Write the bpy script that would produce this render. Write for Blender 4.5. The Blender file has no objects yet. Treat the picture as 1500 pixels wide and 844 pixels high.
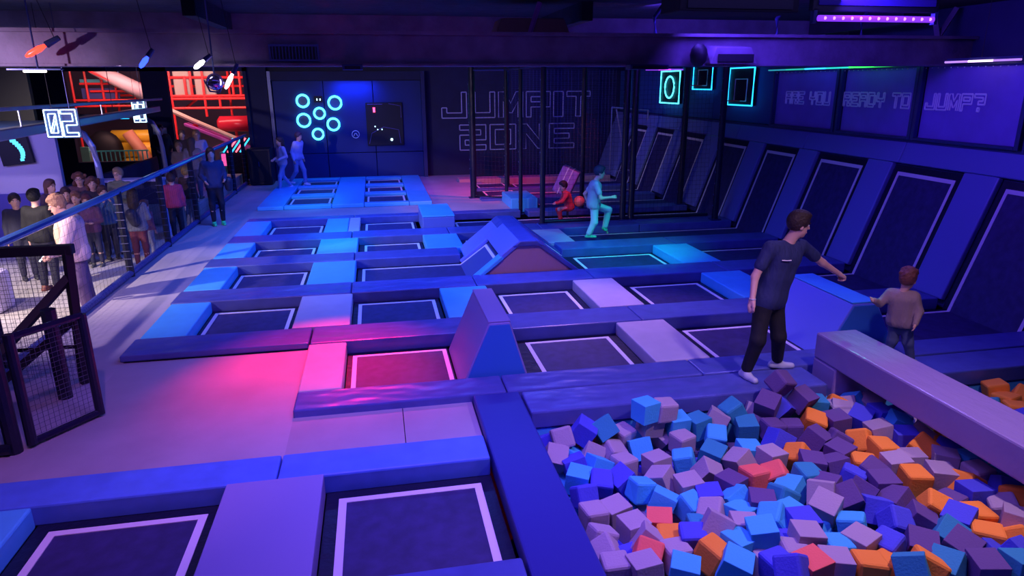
import bpy, bmesh, math, random
import numpy as np
from mathutils import Vector, Matrix, Euler
random.seed(7)
C = bpy.context.scene.collection
sc = bpy.context.scene
# ------------------------------------------------------------------ camera
cd = bpy.data.cameras.new('camera'); cam = bpy.data.objects.new('camera', cd); C.objects.link(cam)
cd.sensor_width = 36; cd.lens = 24.0; cd.clip_end = 200; cd.clip_start = .05
right = Vector((.98121897, -.19282781, -.00517372)); down = Vector((-.0599534, -.27936517, -.95831137)); fwd = Vector((.18334373, .94062348, -.28567909))
M = Matrix((right, -down, -fwd)).transposed().to_4x4(); M.translation = (0, 0, 3.05)
cam.matrix_world = M; sc.camera = cam
# ------------------------------------------------------------------ exposure and world
sc.view_settings.view_transform = 'Standard'; sc.view_settings.look = 'None'; sc.view_settings.gamma = 1
sc.view_settings.exposure = 0.0; sc.view_settings.use_curve_mapping = False
w = bpy.data.worlds.new('world'); sc.world = w; w.use_nodes = True
w.node_tree.nodes['Background'].inputs[0].default_value = (.05, .03, .25, 1); w.node_tree.nodes['Background'].inputs[1].default_value = .3
# ------------------------------------------------------------------ lights
def area(n, loc, tgt, sx, sy, col, pw, spread=180):
    l = bpy.data.lights.new(n, 'AREA'); l.shape = 'RECTANGLE'; l.size = sx; l.size_y = sy; l.color = col; l.energy = pw
    l.spread = math.radians(spread)
    o = bpy.data.objects.new(n, l); C.objects.link(o); o.location = loc
    o.rotation_euler = (Vector(tgt) - Vector(loc)).to_track_quat('-Z', 'Y').to_euler(); return o
def spot(n, loc, tgt, ang, col, pw, blend=.8, rad=.08):
    l = bpy.data.lights.new(n, 'SPOT'); l.spot_size = math.radians(ang); l.spot_blend = blend; l.color = col; l.energy = pw; l.shadow_soft_size = rad
    o = bpy.data.objects.new(n, l); C.objects.link(o); o.location = loc
    o.rotation_euler = (Vector(tgt) - Vector(loc)).to_track_quat('-Z', 'Y').to_euler(); return o
area('overhead_fill_front', (.6, 4.3, 3.95), (.9, 4.8, 0), 4, 1.2, (.26, .13, 1.0), 150, 120)  # unseen area light added overhead as violet fill, no real fitting
area('overhead_fill_middle', (1.0, 10.6, 3.75), (1.0, 11, 0), 5, .4, (.06, .12, 1.0), 255, 150)  # added blue fill for the court, kept out of sight by the beam
area('overhead_fill_back', (-.5, 15.0, 3.72), (-.5, 15.5, 0), 4, .4, (.04, .13, 1.0), 230, 140)  # unseen fill added above the back rows
area('overhead_fill_far', (-.8, 20.5, 3.85), (-.8, 20.5, 0), 3.5, .5, (.05, .08, 1.0), 125, 140)  # added fill over the far beds, hidden from view
area('slope_wash', (4.6, 8.3, 4.05), (8.3, 9.6, 1.2), 4, .4, (.13, .05, 1.0), 190)
area('beam_wash', (1.5, 6.4, 4.1), (1.5, 9.3, 3.45), 9, .2, (.22, .17, 1.0), 22)  # added to lift the ceiling beam, stands in for blue bounce
spot('beam_top_fill', (5.6, 4.6, 4.05), (4.8, 4.3, .5), 50, (.9, .6, 1.0), 110, .9)  # unseen spot added to brighten the top of the balance beam
area('cage_fill', (5.4, 20.5, 3.9), (5.4, 22.5, 0), 3, .4, (.07, .05, 1.0), 45)  # added blue fill so the back wall lettering shows
spot('mat_wash', (3.2, 9.95, 3.55), (2.9, 7.7, 0), 80, (.95, .42, .95), 330)
spot('floor_wash', (-1.6, 3.4, 3.9), (-2.9, 6.6, 0), 75, (.70, .25, .80), 250)
spot('walkway_wash', (-5.2, 7.0, 3.15), (-3.3, 14, 0), 95, (.75, .55, .85), 620, .7, .04)
spot('hall_wash', (-7.4, 9.4, 3.2), (-4.9, 13.4, 0), 95, (1.0, .82, .75), 1400, .7, .06)
spot('youth_fill', (-2.9, 9.2, 3.3), (-4.5, 10.8, .8), 30, (1.0, .75, .8), 75, .8, .05)  # unseen spot added to brighten the youth at the rail
spot('red_spot', (-.4, 9.98, 3.55), (-.65, 7.2, 0), 46, (1.0, .002, .012), 2900, 1.0)
spot('cyan_spot_row', (-.9, 10.4, 3.5), (-.85, 13.9, 0), 22, (.02, .75, 1.0), 520, 1.0)
spot('cyan_spot_far', (-1.4, 14.5, 3.6), (-1.9, 19.0, 0), 26, (.02, .5, 1.0), 450, 1.0)
spot('teal_spot', (3.6, 10.0, 3.5), (4.5, 11.9, 0), 48, (.0, .95, .55), 560, 1.0)
spot('runner_spot', (5.8, 10.2, 3.5), (4.3, 13.0, .7), 22, (.02, .8, 1.0), 220, 1.0)
spot('pink_floor_spot', (1.8, 14.0, 3.6), (2.3, 18.3, 0), 50, (.95, .3, .75), 420, 1.0)
spot('cage_red_spot', (4.4, 18.0, 3.6), (3.7, 20.2, 0), 75, (1.0, .01, .03), 700, 1.0)
spot('boy_red_spot', (4.6, 13.8, 3.3), (4.3, 15.4, .4), 32, (1.0, .1, .1), 200, .6)
spot('gable_fill', (1.0, 6.9, 4.08), (2.1, 10.3, .1), 34, (1.0, .55, .9), 260, 1.0)  # added outside the view to brighten the maroon gable cloth
spot('pit_spot', (4.1, 3.5, 3.95), (3.6, 4.5, 0), 95, (.9, .58, .95), 360, .9, .1)
spot('pit_right_blue', (5.8, 7.8, 3.9), (4.5, 4.5, 0), 90, (.25, .2, 1.0), 120, .9, .1)
spot('beam_green_spot', (5.8, 8.4, 3.6), (4.82, 5.7, .5), 12, (.1, 1.0, .6), 260, 1.0)
area('playground_fill', (-7, 25.0, 3.7), (-7, 28, 1.2), 5, .5, (1.0, .5, .45), 170)  # area light added to give the play structure its warm tone
area('left_wall_wash', (-7.3, 13.2, 2.25), (-7.2, 15.5, 1.2), 2, .3, (.36, .28, 1.0), 32)
area('far_wall_glow', (-.6, 23.75, 3.15), (-.6, 24.05, 2.0), 1.2, .12, (.02, .08, 1.0), 30)
# ------------------------------------------------------------------ materials
MATS = {}
def mat(name, col, rough=.5, metal=0, emit=0, bump=0, bscale=8, stretch=(1, 1, 1), var=0, vscale=5, spec=.5, ecol=None):
    if name in MATS: return MATS[name]
    m = bpy.data.materials.new(name); m.use_nodes = True; nt = m.node_tree; b = nt.nodes['Principled BSDF']
    c4 = (*col, 1)
    b.inputs['Base Color'].default_value = c4; b.inputs['Roughness'].default_value = rough; b.inputs['Metallic'].default_value = metal
    b.inputs['Specular IOR Level'].default_value = spec
    if emit:
        b.inputs['Emission Color'].default_value = (*(ecol or col), 1); b.inputs['Emission Strength'].default_value = emit
    if bump or var:
        tc = nt.nodes.new('ShaderNodeTexCoord'); mp = nt.nodes.new('ShaderNodeMapping'); nt.links.new(tc.outputs['Object'], mp.inputs[0]); mp.inputs['Scale'].default_value = stretch
    if bump:
        n = nt.nodes.new('ShaderNodeTexNoise'); n.inputs['Scale'].default_value = bscale; n.inputs['Detail'].default_value = 1.2 if name.startswith('creased') else 4
        if stretch != (1, 1, 1): mp.inputs['Rotation'].default_value = (0, 0, .6)
        nt.links.new(mp.outputs[0], n.inputs['Vector'])
        bp = nt.nodes.new('ShaderNodeBump'); bp.inputs['Strength'].default_value = bump; bp.inputs['Distance'].default_value = .06 if name.startswith('creased') else .03
        nt.links.new(n.outputs['Fac'], bp.inputs['Height']); nt.links.new(bp.outputs[0], b.inputs['Normal'])
    if var:
        n = nt.nodes.new('ShaderNodeTexNoise'); n.inputs['Scale'].default_value = vscale; n.inputs['Detail'].default_value = 6
        nt.links.new(tc.outputs['Object'], n.inputs['Vector'])
        r = nt.nodes.new('ShaderNodeValToRGB'); r.color_ramp.elements[0].position = .3; r.color_ramp.elements[1].position = .7
        r.color_ramp.elements[0].color = (*[max(0, x * (1 - var)) for x in col], 1); r.color_ramp.elements[1].color = (*[min(1, x * (1 + var)) for x in col], 1)
        nt.links.new(n.outputs['Fac'], r.inputs[0]); nt.links.new(r.outputs[0], b.inputs['Base Color'])
    MATS[name] = m; return m
NAVY = mat('navy_vinyl', (.08, .11, .38), .36, bump=.25, bscale=2.5, stretch=(1.2, 2.5, 1), var=.12)
NAVYW = mat('creased_navy_vinyl', (.09, .11, .38), .32, bump=.5, bscale=2.4, stretch=(1.0, 2.2, 1), var=.12)
BLUE = mat('blue_vinyl', (.09, .5, .9), .4, bump=.12, bscale=4, var=.05)
GREY = mat('light_grey_vinyl', (.55, .5, .58), .42, bump=.15, bscale=5, var=.05)
VIOLET = mat('slope_blue_vinyl', (.17, .2, .52), .38, bump=.1, bscale=4)
DARKP = mat('slope_dark_vinyl', (.03, .035, .14), .5)
CLOTH = mat('maroon_cover_cloth', (.5, .28, .36), .7, bump=.3, bscale=6, stretch=(5, 1, 1))
BED = mat('trampoline_bed_mesh', (.036, .028, .12), .6, var=.25, vscale=9)
LINE = mat('white_border_tape', (.85, .8, .8), .6)
CARPET = mat('grey_deck_floor', (.42, .36, .42), .75, bump=.05, bscale=30, var=.12, vscale=1.3)
HALL = mat('pale_hall_floor', (.5, .46, .45), .5, bump=.05, bscale=40, var=.15, vscale=1.5)
BLACK = mat('black_paint', (.006, .006, .018), .6)
DWALL = mat('dark_blue_wall', (.02, .022, .09), .8, var=.15, vscale=2)
BWALL = mat('blue_back_wall', (.012, .03, .2), .7)
PADB = mat('black_padding', (.008, .009, .03), .4, bump=.4, bscale=9)
STEEL = mat('dark_blue_steel', (.05, .06, .2), .35, metal=.5)
CEIL = mat('dark_ceiling', (.022, .02, .04), .9, bump=.5, bscale=6, var=.3, vscale=4)
BEAMM = mat('concrete_beam', (.17, .13, .22), .85, bump=.3, bscale=14, var=.25, vscale=3)
LAV = mat('lavender_wall', (.55, .5, .78), .7)
NET = mat('black_net_cord', (.02, .02, .05), .8)
NETW = mat('pale_net_cord', (.1, .1, .16), .7)
NEON = mat('cyan_neon_tube', (.2, .95, 1), .4, emit=3.2, ecol=(.08, .8, 1.0))
NEONB = mat('blue_neon_tube', (.1, .5, 1), .4, emit=2.2, ecol=(.02, .5, 1.0))
WNEON = mat('white_neon_tube', (.7, .95, 1), .4, emit=3.5, ecol=(.5, .9, 1.0))
PAINTP = mat('purple_wall_lettering', (.9, .9, 1.0), .6)
RED = mat('red_tube_paint', (.9, .04, .05), .35)
# ------------------------------------------------------------------ object helpers
def tag(o, label=None, cat=None, group=None, kind=None):
    if label: o['label'] = label
    if cat: o['category'] = cat
    if group: o['group'] = group
    if kind: o['kind'] = kind
    return o
def thing(name, label, cat, loc=(0, 0, 0), group=None):
    o = bpy.data.objects.new(name, None); C.objects.link(o); o.location = loc; o.empty_display_size = .1
    return tag(o, label, cat, group)
def link(name, me, m, parent=None, smooth=False):
    o = bpy.data.objects.new(name, me); C.objects.link(o)
    if m: me.materials.append(m)
    if parent:
        o.parent = parent; L = parent.matrix_basis.translation if parent.parent is None else parent.parent.matrix_basis.translation
        if parent.parent is None: o.matrix_parent_inverse = Matrix.Identity(4)
    if smooth: me.polygons.foreach_set('use_smooth', [True] * len(me.polygons))
    return o
class MB:
    """collects shapes given in world coordinates"""
    def __init__(s): s.bm = bmesh.new()
    def box(s, x0, x1, y0, y1, z0, z1, bev=0, seg=2):
        vs = [s.bm.verts.new((x, y, z)) for z in (z0, z1) for y in (y0, y1) for x in (x0, x1)]
        fs = [(0, 2, 3, 1), (4, 5, 7, 6), (0, 1, 5, 4), (2, 6, 7, 3), (0, 4, 6, 2), (1, 3, 7, 5)]
        ff = [s.bm.faces.new([vs[i] for i in f]) for f in fs]
        if bev:
            es = list({e for f in ff for e in f.edges}); bmesh.ops.bevel(s.bm, geom=es, offset=bev, segments=seg, profile=.5, affect='EDGES')
        return s
    def hexa(s, p, bev=0):
        vs = [s.bm.verts.new(q) for q in p]
        fs = [(0, 2, 3, 1), (4, 5, 7, 6), (0, 1, 5, 4), (2, 6, 7, 3), (0, 4, 6, 2), (1, 3, 7, 5)]
        ff = [s.bm.faces.new([vs[i] for i in f]) for f in fs]
        if bev:
            es = list({e for f in ff for e in f.edges}); bmesh.ops.bevel(s.bm, geom=es, offset=bev, segments=2, profile=.5, affect='EDGES')
        return s
    def prism(s, poly, ax, a0, a1, bev=0):
        """poly in the two other axes, extruded along ax"""
        def v(p, a):
            return (a, p[0], p[1]) if ax == 'x' else (p[0], a, p[1]) if ax == 'y' else (p[0], p[1], a)
        A = [s.bm.verts.new(v(p, a0)) for p in poly]; B = [s.bm.verts.new(v(p, a1)) for p in poly]; n = len(poly)
        ff = [s.bm.faces.new(A), s.bm.faces.new(B[::-1])] + [s.bm.faces.new((A[i], B[i], B[(i + 1) % n], A[(i + 1) % n])) for i in range(n)]
        bmesh.ops.recalc_face_normals(s.bm, faces=ff)
        if bev:
            es = list({e for f in ff for e in f.edges}); bmesh.ops.bevel(s.bm, geom=es, offset=bev, segments=2, profile=.5, affect='EDGES')
        return s
    def tube(s, pts, r, n=8, caps=True, closed=False):
        pts = [Vector(p) for p in pts]; rings = []; N = len(pts)
        rr = r if isinstance(r, (list, tuple)) else [r] * N
        for i, p in enumerate(pts):
            a = pts[i - 1] if (i or closed) else p; b = pts[(i + 1) % N] if (i < N - 1 or closed) else p
            t = (b - a).normalized(); u = t.cross(Vector((0, 0, 1)))
            if u.length < .05: u = t.cross(Vector((0, 1, 0)))
            u.normalize(); v = t.cross(u)
            rings.append([s.bm.verts.new(p + (u * math.cos(2 * math.pi * k / n) + v * math.sin(2 * math.pi * k / n)) * rr[i]) for k in range(n)])
        for i in range(N if closed else N - 1):
            A, B = rings[i], rings[(i + 1) % N]
            for k in range(n): s.bm.faces.new((A[k], A[(k + 1) % n], B[(k + 1) % n], B[k]))
        if caps and not closed: s.bm.faces.new(rings[0][::-1]); s.bm.faces.new(rings[-1])
        return s
    def bar(s, a, b, t): # square bar
        return s.tube([a, b], t * .707, 4)
    def ball(s, c, r, seg=16, sc=(1, 1, 1)):
        m = Matrix.Translation(c) @ Matrix.Diagonal((r * sc[0], r * sc[1], r * sc[2], 1))
        bmesh.ops.create_uvsphere(s.bm, u_segments=seg, v_segments=seg // 2, radius=1, matrix=m); return s
    def cyl(s, c, axis, r, h, n=20, r2=None):
        a = Vector(axis).normalized(); c = Vector(c)
        return s.tube([c - a * h / 2, c + a * h / 2], [r, r if r2 is None else r2], n)
    def build(s, name, m, parent=None, smooth=False, origin=None):
        bmesh.ops.recalc_face_normals(s.bm, faces=s.bm.faces)
        me = bpy.data.meshes.new(name)
        root = parent
        while root is not None and root.parent is not None: root = root.parent
        if root is not None: off = -Vector(root.location)
        else:
            if origin is None:
                lo = [min(v.co[i] for v in s.bm.verts) for i in range(3)]; hi = [max(v.co[i] for v in s.bm.verts) for i in range(3)]
                origin = ((lo[0] + hi[0]) / 2, (lo[1] + hi[1]) / 2, lo[2])
            off = -Vector(origin)
        bmesh.ops.translate(s.bm, verts=s.bm.verts, vec=off)
        s.bm.to_mesh(me); s.bm.free(); me.materials.append(m)
        if smooth: me.polygons.foreach_set('use_smooth', [True] * len(me.polygons))
        o = bpy.data.objects.new(name, me); C.objects.link(o)
        if parent is not None: o.parent = parent
        else: o.location = origin
        return o
def struct(name, mb, m, **k):
    return tag(mb.build(name, m, **k), kind='structure')
def lattice(mb, o, u, v, nu, nv, t):
    o, u, v = Vector(o), Vector(u), Vector(v)
    for i in range(nu + 1): p = o + u * (i / nu); mb.tube([p, p + v], t, 3, caps=False)
    for j in range(nv + 1): p = o + v * (j / nv); mb.tube([p, p + u], t, 3, caps=False)
    return mb
# ------------------------------------------------------------------ bitmap outline lettering
GL = {'A': '#####,#...#,#####,#...#,#...#', 'R': '#####,#...#,#####,#..#.,#..##', 'E': '#####,#....,####.,#....,#####', 'Y': '#...#,#...#,#####,..#..,..#..',
      'O': '#####,#...#,#...#,#...#,#####', 'U': '#...#,#...#,#...#,#...#,#####', 'D': '####.,#...#,#...#,#...#,####.', 'T': '#####,..#..,..#..,..#..,..#..',
      'J': '....#,....#,....#,#...#,#####', 'M': '#####,#.#.#,#.#.#,#.#.#,#...#', 'P': '#####,#...#,#####,#....,#....', '?': '#####,....#,..###,.....,..#..',
      'I': '##,##,##,##,##', 'Z': '#####,....#,#####,#....,#####', 'N': '##...##,####.##,#######,##.####,##...##', '0': '####,#..#,#..#,#..#,#..#,#..#,####',
      '2': '####,...#,...#,####,#...,#...,####', '3': '####,...#,...#,.###,...#,...#,####'}
def glyph(ch, o, u, v, wd, ht, t, tube_n=4, slash=False):
    """outline of a block letter; o = lower left corner, u / v = unit vectors"""
    rows = GL[ch].split(','); H = len(rows); W = len(rows[0]); mb = MB(); o, u, v = Vector(o), Vector(u), Vector(v)
    PL = {'N': [(0, 0), (0, 1), (.28, 1), (.76, .38), (.76, 1), (1, 1), (1, 0), (.72, 0), (.24, .62), (.24, 0)],
          'M': [(0, 0), (0, 1), (.28, 1), (.5, .55), (.72, 1), (1, 1), (1, 0), (.8, 0), (.8, .62), (.56, .18), (.44, .18), (.2, .62), (.2, 0)]}
    if ch in PL: return mb.tube([o + u * (wd * a) + v * (ht * b) for a, b in PL[ch]], t, tube_n, closed=True)
    f = lambda c, r: 0 <= r < H and 0 <= c < W and rows[r][c] == '#'
    P = lambda c, r: o + u * (wd * c / W) + v * (ht * (H - r) / H)
    for r in range(H):
        for c in range(W):
            if f(c, r):
                if not f(c - 1, r): mb.tube([P(c, r), P(c, r + 1)], t, tube_n)
                if not f(c + 1, r): mb.tube([P(c + 1, r), P(c + 1, r + 1)], t, tube_n)
                if not f(c, r - 1): mb.tube([P(c, r), P(c + 1, r)], t, tube_n)
                if not f(c, r + 1): mb.tube([P(c, r + 1), P(c + 1, r + 1)], t, tube_n)
    if slash: mb.tube([P(1, H - 1), P(W - 1, 1)], t, tube_n); mb.tube([P(1.6, H - 1), P(W - .9, 2.2)], t * .7, tube_n)
    return mb
def lettering(name, label, text, o, u, v, wd, ht, adv, t, m, group=None):
    root = thing(name, label, 'sign', o, group); o = Vector(o); u = Vector(u)
    x = 0
    for ch in text:
        W = .6 if ch == ' ' else min(1, GL[ch].index(',') / 5)
        if ch != ' ': glyph(ch, o + u * x, u, v, wd * W, ht, t).build('letter', m, root)
        x += wd * W + (adv - wd)
    return root
# ================================================================== SETTING
ZH = -.2                                                            # the hall floor left of the fence is a step lower
struct('floor', MB().box(-4.15, -3.0, 1.5, 24.2, -.3, 0), CARPET)
struct('floor', MB().box(-3.0, -.93, 5.4, 8.0, -.3, 0), CARPET)
struct('floor', MB().box(-.93, .1, 5.4, 6.2, -.3, 0), CARPET); struct('floor', MB().box(.108, .79, 5.4, 6.2, -.3, 0), CARPET)
struct('floor', MB().box(-3.0, 3.3, 16.62, 24.2, -.3, 0), CARPET)
struct('floor', MB().box(-14, -4.15, 1.5, 30, -.45, ZH), HALL)
struct('floor', MB().box(-3.9, 12, -1, 24.6, -1.3, -1.2), BLACK)
struct('floor', MB().box(-6.6, -4.35, 17.9, 23.8, ZH + .002, .3, .01), HALL)
struct('ceiling', MB().box(-14, 12, -2, 31, 4.15, 4.3), CEIL)
for i, (x0, x1) in enumerate(((-14, -9.15), (-7.0, -6.25), (-4.0, -3.9))):
    struct('wall_back', MB().box(x0, x1, 23.8, 24.0, ZH if x0 < -5 else -.3, 4.15), DWALL)
struct('wall_back', MB().box(-9.15, -7.0, 23.8, 24.0, ZH, .78), DWALL)
struct('wall_back', MB().box(-9.15, -3.9, 23.8, 24.0, 3.5, 4.15), DWALL)
struct('wall_back', MB().box(-3.9, 12, 24.25, 24.45, -.3, 4.15), DWALL)
struct('wall_right', MB().box(8.86, 9.0, -1, 24.3, -1.2, 4.15), DWALL)
struct('wall_left', MB().box(-14.1, -14, -1, 30.2, ZH, 4.15), DWALL)
struct('wall_front', MB().box(-14, 9, -2.1, -2, -1.2, 4.15), DWALL)
struct('wall_playground', MB().box(-14, -2, 30, 30.2, ZH, 4.15), mat('playground_wall', (.12, .09, .2), .8))
struct('wall_lavender', MB().box(-14, -6.32, 15.5, 15.62, .98, 2.32), LAV); struct('wall_lavender_top', MB().box(-14, -6.6, 15.5, 15.62, 2.33, 4.15), BLACK)
struct('baseboard_lavender', MB().box(-14, -6.3, 15.44, 15.62, ZH, .98, .01), mat('deep_blue_wainscot', (.08, .07, .42), .6))
struct('wall_lavender_side', MB().box(-6.32, -6.2, 15.5, 23.8, ZH, 1.1), DWALL)
# ceiling beams and services
struct('trim_beam', MB().box(-14, 9.0, 9.3, 9.7, 3.31, 3.66).box(-14, 8.85, 9.2, 9.8, 3.66, 3.70).box(-14, 8.85, 9.26, 9.74, 3.285, 3.31), BEAMM)
struct('trim_beam', MB().box(-14, 9.0, 12.2, 12.6, 3.75, 4.15).box(-14, 9, 16, 16.4, 3.85, 4.15), BEAMM)
struct('trim_beam', MB().box(-14, -4, 10.4, 10.6, 3.33, 3.4).box(-14, -4, 11.4, 11.6, 3.36, 3.42), STEEL)
for x in (-2.2, 3.0, 8.1):
    struct('trim_joist', MB().box(x - .08, x + .08, 9.8, 24.2, 3.9, 4.15), CEIL)
# raised blue cube wall at the back: panels
t = thing('panel_wall', 'tall deep blue panel wall behind the far trampolines, carrying the light rings', 'wall panel', (-.8, 24.2, 0))
for i in range(3):
    x0 = -3.18 + i * 1.6
    MB().box(x0, x0 + 1.58, 24.1, 24.25, .0, .85, .01).build('lower_panel', BWALL, t)
    MB().box(x0, x0 + 1.58, 24.12, 24.25, .87, 3.2, .01).build('upper_panel', BWALL, t)
MB().box(-3.2, 1.62, 24.0, 24.25, 3.22, 3.5, .01).build('cornice', DWALL, t)
MB().box(-3.3, -3.2, 24.0, 24.25, 0, 3.5).build('side_frame', STEEL, t); MB().box(1.6, 1.72, 23.9, 24.25, 0, 3.5).build('side_frame', STEEL, t)
# ================================================================== TRAMPOLINES
def edge_lines(x0, x1, y0, y1, z, w=.055):
    return (MB().box(x0, x1, y1 - w, y1, z, z + .006).box(x0, x1, y0, y0 + w, z, z + .006)
            .box(x0, x0 + w, y0 + w, y1 - w, z, z + .006).box(x1 - w, x1, y0 + w, y1 - w, z, z + .006))
def trampoline(label, bx0, bx1, by0, by1, line, z=-.08, group='jump beds in the main court'):
    t = thing('trampoline', label, 'trampoline', ((bx0 + bx1) / 2, (by0 + by1) / 2, z - .03), group)
    MB().box(line[0], line[1], line[2], line[3], z - .012, z).build('jumping_bed', BED, t)
    fr = MB()
    fr.box(bx0, bx1, by0, line[2], z - .03, z - .006).box(bx0, bx1, line[3], by1, z - .03, z - .006).box(bx0, line[0], line[2], line[3], z - .03, z - .006).box(line[1], bx1, line[2], line[3], z - .03, z - .006)
    fr.build('spring_border', PADB, t)
    edge_lines(line[0], line[1], line[2], line[3], z, .05 if line[2] > 6 else .06).build('border_line', LINE, t)
    return t
def pad(label, x0, x1, y0, y1, m, z0=-.1, z1=.08, bev=.018, group=None, name='crash_pad', grp=None):
    return tag(MB().box(x0, x1, y0, y1, z0, z1, bev).build(name, m, smooth=False), label, 'pad', group)
ROWS = {'F': (3.72, 4.98), 'E': (6.64, 7.98), 'D': (8.62, 10.03), 'C': (10.67, 12.08), 'B': (12.72, 13.98), 'A': (14.67, 16.25)}
def rowline(r, a, b): y0, y1 = ROWS[r]; return (a, b, y0 + .12, y1 - .1)
order = {'E': 'front row', 'D': 'second row from the front', 'C': 'third row from the front', 'B': 'fourth row from the front', 'A': 'back row'}
for r in 'ABCD':
    trampoline('dark trampoline bed at the left end of the %s' % order[r], -2.45, -1.21, *ROWS[r], rowline(r, -2.54, -1.38) if 0 else (-2.4, -1.3, ROWS[r][0] + .12, ROWS[r][1] - .1))
trampoline('trampoline bed just left of the tall wedge, second row from the front', -.46, .8, *ROWS['D'], rowline('D', -.39, .74))
trampoline('red lit trampoline bed left of the tall wedge, front row', -.48, .72, *ROWS['E'], rowline('E', -.42, .7))
for r in 'AB':
    trampoline('second trampoline bed from the left, %s' % order[r], -.44, .82, *ROWS[r], rowline(r, -.34, .76))
trampoline('trampoline bed right of the tall wedge, second row from the front', 1.55, 2.92, *ROWS['D'], rowline('D', 1.72, 2.82))
trampoline('trampoline bed right of the tall wedge, front row', 1.52, 2.92, *ROWS['E'], rowline('E', 1.7, 2.8))
trampoline('trampoline bed behind the ridge, fourth row from the front', 1.56, 2.95, *ROWS['B'], rowline('B', 1.72, 2.85))
trampoline('greyish trampoline bed right of the pale pad, second row from the front', 3.6, 5.1, *ROWS['D'], rowline('D', 3.86, 5.02))
trampoline('trampoline bed behind the man, right end of the front row', 3.6, 5.08, *ROWS['E'], rowline('E', 3.82, 4.95))
trampoline('green lit trampoline bed right of the ridge, third row from the front', 3.35, 5.1, *ROWS['C'], rowline('C', 3.5, 5.04))
trampoline('large dark trampoline at the bottom left corner of the picture', -2.64, -1.3, *ROWS['F'], (-2.52, -1.42, 3.84, 4.86), group='near trampolines')
trampoline('large dark trampoline between the lilac pad and the pit pad', -.55, .78, *ROWS['F'], (-.45, .68, 3.8, 4.86), group='near trampolines')
# the bed that climbs the left flank of the ridge
t = thing('trampoline', 'trampoline bed that bends up onto the left flank of the ridge', 'trampoline', (.5, 11.4, -.11), 'jump beds in the main court')
y0, y1 = ROWS['C']
def ridgep(s, off=0):  # point on the left flank: s metres from the foot
    a = math.radians(36); return (1.38 + s * math.cos(a) - off * math.sin(a), -.08 + s * math.sin(a) + off * math.cos(a))
MB().box(-.44, 1.38, y0, y1, -.11, -.086).build('spring_border', PADB, t)
MB().box(-.36, 1.38, y0 + .12, y1 - .1, -.092, -.08).build('jumping_bed', BED, t)
q = [ridgep(0, .0), ridgep(.62, .0), ridgep(.62, -.03), ridgep(0, -.03)]
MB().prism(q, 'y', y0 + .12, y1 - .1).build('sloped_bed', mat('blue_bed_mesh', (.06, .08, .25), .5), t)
l = MB().box(-.36, 1.38, y1 - .15, y1 - .1, -.08, -.074).box(-.36, -.31, y0 + .12, y1 - .15, -.08, -.074).box(-.36, 1.38, y0 + .12, y0 + .17, -.08, -.074)
a, b, c, d = ridgep(0, .006), ridgep(.6, .006), ridgep(.6, 0), ridgep(0, 0)
l.prism([a, b, c, d], 'y', y1 - .15, y1 - .1); l.prism([a, b, c, d], 'y', y0 + .12, y0 + .17)
a2, d2 = ridgep(.55, .006), ridgep(.55, 0); l.prism([a2, b, c, d2], 'y', y0 + .17, y1 - .15)
l.build('border_line', LINE, t)
# ridge itself
t = thing('ridge', 'blue padded roof shaped ridge with a maroon cloth gable in the middle of the court', 'ramp', (2.35, 11.4, 0))
prof = [(1.42, -.1), (2.16, .5), (2.5, .5), (3.3, -.1)]
MB().prism(prof, 'y', 10.72, 12.82).build('core', DARKP, t)
MB().prism([(1.46, .0), (2.17, .56), (2.5, .56), (3.22, .0)], 'y', 10.66, 10.72).build('gable_cloth', CLOTH, t)
def flank(s0, s1, y0, y1, th, m, nm, left=True):
    a = math.radians(38.5)
    def P(s, o):
        if left: return (1.42 + s * math.cos(a) - o * math.sin(a), -.08 + s * math.sin(a) + o * math.cos(a))
        a2 = math.radians(37.5); return (3.3 - s * math.cos(a2) + o * math.sin(a2), -.08 + s * math.sin(a2) + o * math.cos(a2))
    return MB().prism([P(s0, 0), P(s1, 0), P(s1, th), P(s0, th)], 'y', y0, y1, .012).build(nm, m, t)
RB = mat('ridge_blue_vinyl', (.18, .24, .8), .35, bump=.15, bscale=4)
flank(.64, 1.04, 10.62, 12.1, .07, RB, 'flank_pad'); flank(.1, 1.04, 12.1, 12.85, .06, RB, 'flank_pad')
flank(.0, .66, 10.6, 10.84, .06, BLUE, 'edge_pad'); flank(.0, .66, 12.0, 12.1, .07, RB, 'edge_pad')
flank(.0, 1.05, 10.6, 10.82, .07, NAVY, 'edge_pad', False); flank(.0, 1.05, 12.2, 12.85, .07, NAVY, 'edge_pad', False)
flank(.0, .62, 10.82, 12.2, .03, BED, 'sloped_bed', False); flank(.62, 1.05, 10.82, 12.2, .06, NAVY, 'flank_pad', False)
flank(.0, .6, 10.9, 10.95, .04, LINE, 'border_line', False); flank(.0, .6, 12.08, 12.13, .04, LINE, 'border_line', False)
MB().prism([(2.08, .53), (2.2, .62), (2.48, .62), (2.6, .53)], 'y', 10.58, 12.87, .02).build('ridge_cap', NAVY, t)
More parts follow.
